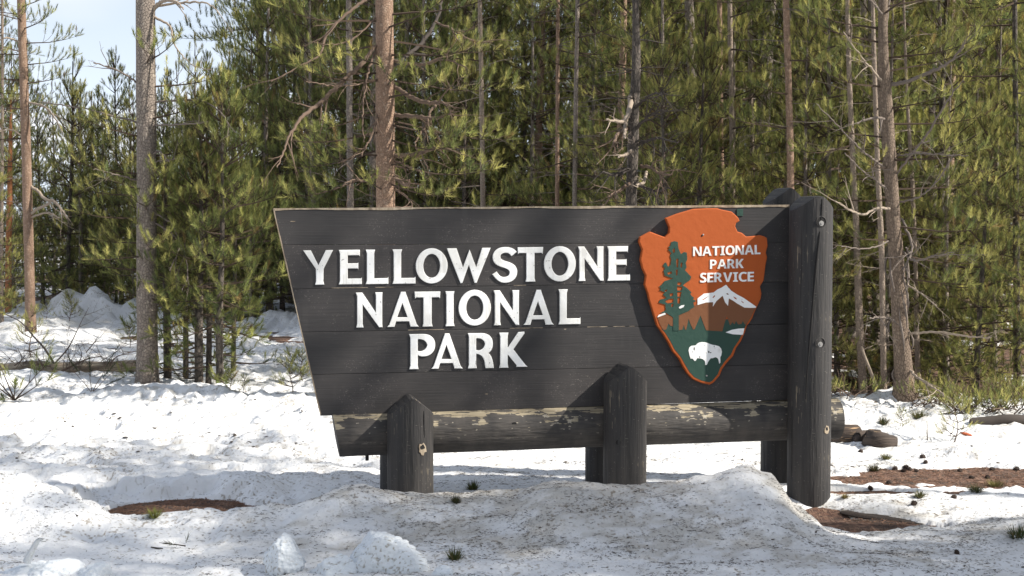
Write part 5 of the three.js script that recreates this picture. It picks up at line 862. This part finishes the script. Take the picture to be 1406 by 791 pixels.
// long fallen log with dead boughs on the left
{
  const d = 18.3, a = at(-40, 509, d), b = at(196, 503, d), t = thing('fallen_log', 'long pale fallen log with broken boughs lying across the left snow', 'log', [a.x, 0, a.z]), B = new Build(), R = rng(760), pts = [], rad = [];
  for (let i = 0; i <= 24; i++) { const q = a.clone().lerp(b, i / 24); q.x -= a.x; q.z -= a.z; q.z += 0.03 * Math.sin(i * 0.5); q.y += 0.01 * Math.sin(i * 0.9); pts.push(q); rad.push(0.1 - 0.03 * i / 24); }
  part('trunk', B.tube(pts, rad, 16, { wob: 0.1, seed: 9 }).geo(), M.paleWood, t);
  const twig = (line, w, m) => { const P = line.map(([px, py, dz = 0]) => at(px, py, d - 0.1 - dz).sub(V3(a.x, 0, a.z))), C = new THREE.CatmullRomCurve3(P).getPoints(line.length * 5), B2 = new Build(); B2.tube(C, C.map((_, i) => w * (1 - 0.8 * i / C.length)), 6); for (let k = 0; k < 4; k++) { const i = Math.floor(C.length * (0.2 + 0.7 * R())); deadBranch(B2, C[i], V3(R() - 0.5, 0.3 * R(), R() - 0.5), 0.2 + 0.2 * R(), 0.004, R, { fork: 2, sides: 3 }); } part('bough', B2.geo(), m, t); };
  twig([[74, 499], [62, 480, 0.1], [46, 462, 0.2], [28, 442, 0.3], [8, 432, 0.4]], 0.018, M.twigGrey); twig([[75, 499], [92, 480], [102, 462, 0.1], [110, 445, 0.15], [122, 422, 0.2]], 0.011, M.twigGrey); twig([[84, 510, 0.1], [104, 500, 0.1], [120, 493, 0.15], [140, 489, 0.2]], 0.018, M.twigBrown); twig([[118, 484, 0.1], [128, 472, 0.1], [136, 460], [140, 454]], 0.007, M.twigGrey); twig([[40, 505, 0.1], [54, 500, 0.15], [70, 504, 0.2]], 0.018, M.twigBrown); twig([[20, 502, 0.1], [30, 492, 0.2], [24, 478, 0.2]], 0.01, M.twigBrown); twig([[150, 500, 0.1], [164, 488, 0.2], [186, 486, 0.2]], 0.01, M.twigBrown); twig([[100, 508, 0.15], [112, 488, 0.2], [106, 470, 0.2]], 0.008, M.twigGrey); twig([[60, 506, 0.15], [48, 486, 0.2], [30, 478, 0.3]], 0.008, M.twigBrown);
  const B3 = new Build(); for (let k = 0; k < 60; k++) { const px = 5 + 180 * R(), p = at(px, 512 - 16 * R(), d - 0.15 - 0.2 * R()).sub(V3(a.x, 0, a.z)); deadBranch(B3, p, V3(R() - 0.5, 0.5 * R() + 0.1, R() - 0.3), 0.15 + 0.4 * R(), 0.005, R, { fork: 2, sides: 3 }); } part('twigs', B3.geo(), M.twigBrown, t).userData.kind = 'stuff';
}
{ // leafy twigs poking up before the log
  const R = rng(765), p = on0(126, 537), t = thing('leafy_twig', 'sparse leafy dark twigs poking from the snow before the fallen log', 'twig', p.toArray()), N = new Needles(), B = new Build();
  for (const [az, e, L] of [[0.2, 1.0, 0.5], [0.6, 0.7, 0.45], [2.8, 1.0, 0.35], [1.5, 1.3, 0.3], [0.1, 0.4, 0.3]]) { const d = V3(Math.cos(az) * Math.cos(e), Math.sin(e), Math.sin(az) * Math.cos(e)); deadBranch(B, V3(0, -0.02, 0), d, L, 0.005, R, { fork: 0, crook: 0.15 }); for (let k = 0; k < 3; k++) tuft(N, d.clone().multiplyScalar(L * (0.55 + 0.2 * k)), d, R, { needle: 0.05, width: 0.007, count: 22, color: [0.05, 0.06, 0.03] }); }
  part('stem', B.geo(), M.twigBrown, t); part('needles', N.geo(), M.needles, t);
}
// dark log pieces right of the sign
function chunkLog(name, label, line, w, mat, seed, category = 'log', flat = 1) {
  const P = line.map(([px, py]) => { const p = on0(px, py); return p; }), o = P[0].clone(), C = new THREE.CatmullRomCurve3(P.map((p) => p.clone().sub(o).add(V3(0, w * 0.3 * flat, 0)))).getPoints(26), B = new Build();
  B.tube(C, C.map((_, i) => w * (0.8 + 0.3 * Math.sin(i / 26 * Math.PI)) * (i === 0 ? 0.75 : i === 26 ? 0.35 : i === 25 ? 0.6 : 1)), 14, { wob: 0.2, seed }); const g = B.geo(); if (flat !== 1) { g.scale(1, flat, 1); g.computeVertexNormals(); }
  const m = part(numbered(name), g, mat, scene); m.position.copy(o); return tag(m, label, category);
}
chunkLog('log_piece', 'dark broken log piece lying in sunlit snow right of the sign', [[1176, 606], [1192, 609], [1208, 612], [1226, 612]], 0.088, M.rotWood, 771);
chunkLog('log_piece', 'dark log stub half hidden behind the sign end post', [[1136, 602], [1152, 602], [1168, 601], [1180, 598]], 0.085, M.rotWood, 772);
chunkLog('bark_slab', 'flat grey rotten bark slab in the snow by the sign end post foot', [[1158, 703], [1184, 706], [1215, 713], [1262, 717]], 0.07, M.rotWood, 773, 'bark slab', 0.22);
chunkLog('fallen_branch', 'long dark fallen branch at the right edge behind the sunlit snow', [[1332, 582], [1360, 580], [1385, 578], [1420, 580]], 0.05, M.twigDark, 774, 'branch');
chunkLog('fallen_branch', 'pale fallen branch below the gnarled pine, pointing to the right', [[1240, 520], [1268, 538], [1300, 548], [1320, 552]], 0.022, M.twigGrey, 775, 'branch');
{ // leaning broken stick by the gnarled pine, dark stick at right
  for (const [label, d, l, w, m] of [['pale broken stick leaning against a stem left of the gnarled pine', 16.4, [[1204, 532], [1196, 512], [1186, 486], [1183, 476]], 0.022, M.twigPale], ['dark bare stick standing at the right edge of the snow bank', 15.2, [[1406, 580], [1398, 562], [1390, 546], [1387, 538]], 0.012, M.twigDark], ['thin dry stalk in the sunlit snow right of the dark log pieces', 13, [[1274, 610], [1273, 594], [1273, 578]], 0.005, M.twigGrey]]) { const P = l.map(([px, py]) => at(px, py, d)), o = P[0].clone(), B = new Build(); B.tube(P.map((p) => p.sub(o)), P.map((_, i) => w * (1 - 0.15 * i)), 7); const k = part(numbered('broken_stick'), B.geo(), m, scene); k.position.copy(o); tag(k, label, 'stick'); }
  const p = on0(1327, 598), g = new THREE.SphereGeometry(0.05, 8, 6); g.scale(1.2, 0.3, 0.7); const m = part(numbered('dead_leaf_clump'), g, M.redLeaf, scene); m.position.copy(p).add(V3(0, 0.012, 0)); m.rotation.z = -0.25; tag(m, 'small rusty red leaf clump beside the slender yellow-green sapling', 'leaves');
}
// pine cones
{
  const g = (() => { const B = new Needles(), R = rng(780); const sph = new THREE.SphereGeometry(0.021, 10, 8); const pos = sph.toNonIndexed().attributes.position; for (let i = 0; i < pos.count; i += 3) { const a = V3().fromBufferAttribute(pos, i), b = V3().fromBufferAttribute(pos, i + 1), c = V3().fromBufferAttribute(pos, i + 2); for (const q of [a, b, c]) { q.y *= 1.25; } B.tri(a, b, c, [1, 1, 1]); }
    for (let i = 0; i < 46; i++) { const y = 1 - 2 * (i + 0.5) / 46, a = i * 2.39996, r = Math.sqrt(1 - y * y), n = V3(r * Math.cos(a), y, r * Math.sin(a)), base = V3(n.x * 0.02, n.y * 0.025, n.z * 0.02), tip = V3(n.x * 0.031, n.y * 0.034 + 0.006, n.z * 0.031), s = V3(-Math.sin(a), 0, Math.cos(a)).multiplyScalar(0.007); B.tri(base.clone().sub(s), base.clone().add(s), tip, [1, 1, 1]); } const o = B.geo(); o.deleteAttribute('color'); return o; })();
  const spots = [[1229, 645, 'first from the left behind the right bare patch'], [1243, 643, 'standing upright at the back edge of the right bare patch'], [1240, 648, 'touching the upright cone at the bare patch edge'], [1249, 646, 'just right of the upright cone'], [1259, 648, 'second right of the upright cone'], [1221, 664, 'on the snow tongue inside the right bare patch'], [1318, 648, 'on shaded snow behind the middle of the bare patch'], [1334, 657, 'at the back edge of the bare patch, left of a pair'], [1356, 657, 'at the back edge of the bare patch, right of a pair'], [1362, 646, 'on the shaded snow lump'], [1395, 646, 'farthest right on the shaded snow lump'], [1271, 636, 'highest on the shaded snow behind the bare patch'], [1267, 629, 'in sunlit snow above the bare patch'], [1310, 684, 'on the near snow edge of the bare patch'], [1255, 693, 'on the snow between bare patch and bark slab'], [1314, 761, 'alone in the right foreground snow'], [1182, 621, 'in the sunlit snow below the dark log pieces'], [1195, 671, 'on the left tip of the bare patch']];
  const first = new THREE.Mesh(g, M.cone); let n = 0;
  for (const [px, py, s] of spots) { const p = on0(px, py), c = n ? first.clone() : first; c.name = numbered('pine_cone'); c.position.copy(p).add(V3(0, 0.006, 0)); c.rotation.set(1.2 + 0.6 * hash(n, 1, 3), hash(n, 2, 3) * 6, hash(n, 4, 3) * 3); c.scale.setScalar(0.62 + 0.35 * hash(n, 5, 3)); c.castShadow = c.receiveShadow = true; scene.add(c); tag(c, 'dark pine cone ' + s, 'pine cone', 'pine cones on the right snow'); n++; }
}
// icy lumps of ploughed snow at the bottom of the picture
function iceChunk(label, px, py, d, size, seed, peak = 0) {
  const g0 = new THREE.IcosahedronGeometry(1, 24), pos = g0.attributes.position, v = V3(), p = [], R = rng(seed), planes = [];
  for (let i = 0; i < 13; i++) planes.push([V3(R() - 0.5, R() - 0.35, R() - 0.5).normalize(), 0.58 + 0.28 * R()]);
  for (let i = 0; i < pos.count; i++) {
    v.fromBufferAttribute(pos, i).normalize(); let r = 1.15; for (const [n, k] of planes) { const c = v.dot(n); if (c > 0.05) r = Math.min(r, lerp(r, k / c, 0.95)); }
    r = Math.min(r, 1.1) + 0.22 * (fbm(v.x * 1.8 + seed, v.y * 1.8 + v.z * 1.3, seed, 4) - 0.5) + 0.13 * (fbm(v.x * 6 + seed, v.y * 6 - v.z * 5, seed + 4, 3) - 0.5) + 0.035 * (fbm(v.x * 22 + seed, v.y * 22 - v.z * 17, seed + 6, 2) - 0.5); v.multiplyScalar(r);
    if (peak) v.y += peak * Math.exp(-((v.x - 0.25) ** 2) * 6) * Math.max(0, v.y);
    p.push(v.x * size[0], v.y * size[1], v.z * size[2]);
  }
  const g = new THREE.BufferGeometry(); g.setAttribute('position', new THREE.Float32BufferAttribute(p, 3)); const uv = []; for (let i = 0; i < p.length; i += 3) uv.push((p[i] + p[i + 2] * 0.8) / 2.2 + seed * 0.13, (p[i + 1] - p[i + 2] * 0.6) / 2.2); g.setAttribute('uv', new THREE.Float32BufferAttribute(uv, 2));
  // smooth normals over shared corners
  const key = (i) => [0, 1, 2].map((k) => Math.round(p[i * 3 + k] * 2e4)).join(), acc = new Map(); g.computeVertexNormals(); const n = g.attributes.normal; for (let i = 0; i < n.count; i++) { const k = key(i), a = acc.get(k) ?? [0, 0, 0]; a[0] += n.getX(i); a[1] += n.getY(i); a[2] += n.getZ(i); acc.set(k, a); } for (let i = 0; i < n.count; i++) { const a = acc.get(key(i)), l = Math.hypot(...a); n.setXYZ(i, a[0] / l, a[1] / l, a[2] / l); }
  const q = at(px, py, d), m = part(numbered('snow_chunk'), g, M.ice, scene); m.position.set(q.x, q.y, q.z); return tag(m, label, 'snow chunk');
}
iceChunk('large pointed icy snow chunk at the bottom, left of the spiky tuft', 522, 780, 8.2, [0.26, 0.24, 0.17], 801, 0.2);
iceChunk('rounded icy snow chunk at the bottom, left of the pointed one', 395, 772, 8.15, [0.14, 0.16, 0.13], 802);
iceChunk('low icy snow lump between the rounded and the pointed chunk', 452, 795, 8.1, [0.16, 0.13, 0.12], 803);
iceChunk('low dirty snow lump at the bottom right of the pointed chunk', 612, 800, 8.1, [0.12, 0.1, 0.1], 804);
iceChunk('dirty melting snow lump at the bottom left corner', 62, 800, 8.15, [0.28, 0.17, 0.2], 805, 0.1);
iceChunk('small smooth snow lump right of the corner lump', 128, 800, 8.1, [0.13, 0.12, 0.12], 806);
{ const P = [[36, 772], [44, 756], [52, 742], [58, 740]].map(([x, y]) => at(x, y, 8.1)), o = P[0].clone(), B = new Build(); B.tube(P.map((q) => q.sub(o)), [0.022, 0.017, 0.012, 0.007], 9, { wob: 0.2, seed: 4 }); const m = part(numbered('ice_spike'), B.geo(), M.ice, scene); m.position.copy(o); tag(m, 'slanting dark-tipped ice spike on the bottom left snow lump', 'ice spike'); }
{ // small needle twig and stick lying on the left foreground snow
  const R = rng(790), p = on0(248, 752), t = thing('needle_twig', 'small green needle twig lying on the left foreground snow', 'twig', p.toArray()), N = new Needles(), B = new Build();
  deadBranch(B, V3(0.03, 0.01, 0), V3(-0.8, 0.25, 0.2), 0.16, 0.005, R, { fork: 1, droop: 0 }); part('stem', B.geo(), M.twigDark, t);
  tuft(N, V3(-0.02, 0.015, 0), V3(-0.95, 0.15, 0.1).normalize(), R, { needle: 0.05, width: 0.004, count: 26, len: 0.06, color: [0.07, 0.08, 0.035] }); tuft(N, V3(0.03, 0.02, 0), V3(0.3, 0.9, 0).normalize(), R, { needle: 0.05, width: 0.004, count: 14, len: 0.05, color: [0.06, 0.07, 0.035] }); part('needles', N.geo(), M.needles, t);
  const q = on0(215, 754), B2 = new Build(); B2.tube([V3(-0.035, 0.012, 0), V3(0, 0.006, 0), V3(0.04, 0.006, 0.01)], [0.004, 0.005, 0.003], 6); const m = part(numbered('broken_stick'), B2.geo(), M.twigDark, scene); m.position.copy(q); tag(m, 'short dark stick beside the green needle twig on the left snow', 'stick');
}
// needle litter, bark flakes and cone scales strewn over the snow
{
  let bare = false;
  const strew = (name, geo, mat, n, seed, place, size) => {
    const R = rng(seed), im = new THREE.InstancedMesh(geo, mat, n), m = new THREE.Matrix4(), q = new THREE.Quaternion(), e = new THREE.Euler(), s = V3(1, 1, 1), pos = V3(); let k = 0;
    for (let tries = 0; k < n && tries < n * 30; tries++) { const [x, z, keep] = place(R); if (R() > keep) continue; if (melt(x, z) > 0.03 !== bare) continue; pos.set(x, (bare ? soilH(x, z) : snowH(x, z)) + 0.002, z); e.set(0.3 * (R() - 0.5), R() * 6.283, 0.35 * (R() - 0.5)); q.setFromEuler(e); const f = size(R); s.set(f, f, f); m.compose(pos, q, s); im.setMatrixAt(k++, m); }
    im.count = k; im.name = name; im.castShadow = im.receiveShadow = true; scene.add(im); tag(im, null, null, null, 'stuff'); return im;
  };
  const needle = new THREE.BoxGeometry(0.034, 0.0022, 0.0026), flake = (() => { const B = new Needles(); for (let i = 0; i < 6; i++) { const a = i / 6 * 6.283, b = (i + 1) / 6 * 6.283, r = (k) => 0.012 * (0.6 + 0.8 * hash(k % 6, 3, 9)); B.tri(V3(0, 0.004, 0), V3(Math.cos(b) * r(i + 1) * 1.6, 0, Math.sin(b) * r(i + 1)), V3(Math.cos(a) * r(i) * 1.6, 0, Math.sin(a) * r(i)), [1, 1, 1]); } const g = B.geo(); g.deleteAttribute('color'); return g; })();
  const near = (R) => { const z = -7.6 - 4.6 * R(), x = (R() - 0.5) * 0.76 * -z; return [x, z, clamp((0.1 + 0.9 * dirtMask(x, z) + 0.35 * smooth(0.5, 0.7, fbm(x * 1.3, z * 2.4, 291, 3))) * (0.25 + 1.3 * smooth(0.4, 0.66, fbm(x * 5, z * 7, 293, 3))))]; };
  strew('needle_litter', needle, M.litter, 21000, 811, near, (R) => 0.25 + 0.6 * R() * R() + 0.1);
  strew('bark_litter', flake, M.litter, 2600, 812, near, (R) => 0.2 + 0.9 * R() * R() * R());
  strew('debris_litter', flake, M.litter, 4500, 813, (R) => { const z = -11.5 - 19 * R(), x = (R() - 0.5) * 0.8 * -z; return [x, z, clamp(0.04 + 1.3 * smooth(0.52, 0.74, fbm(x * 0.8, z * 1.3, 295, 4)))]; }, (R) => 0.35 + 1.7 * R() * R());
  strew('needle_debris', needle, M.litter, 6000, 814, (R) => { const z = -11.5 - 14 * R(), x = (R() - 0.5) * 0.8 * -z; return [x, z, clamp(0.06 + smooth(0.5, 0.72, fbm(x * 0.8, z * 1.3, 295, 4)))]; }, (R) => 0.4 + 0.8 * R());
  bare = true;
  strew('straw_litter', needle, M.soilLitter, 5000, 815, (R) => R() < 0.5 ? [-3.2 + 2 * R(), -9.4 - 1.5 * R(), 1] : [2.1 + 3 * R(), -9.4 - 2.4 * R(), 1], (R) => 0.4 + 1.2 * R());
  strew('humus_litter', flake, M.litter, 900, 816, (R) => R() < 0.5 ? [-3.2 + 2 * R(), -9.4 - 1.5 * R(), 1] : [2.1 + 3 * R(), -9.4 - 2.4 * R(), 1], (R) => 0.3 + 1.1 * R() * R());
}
renderer.render(scene, camera);
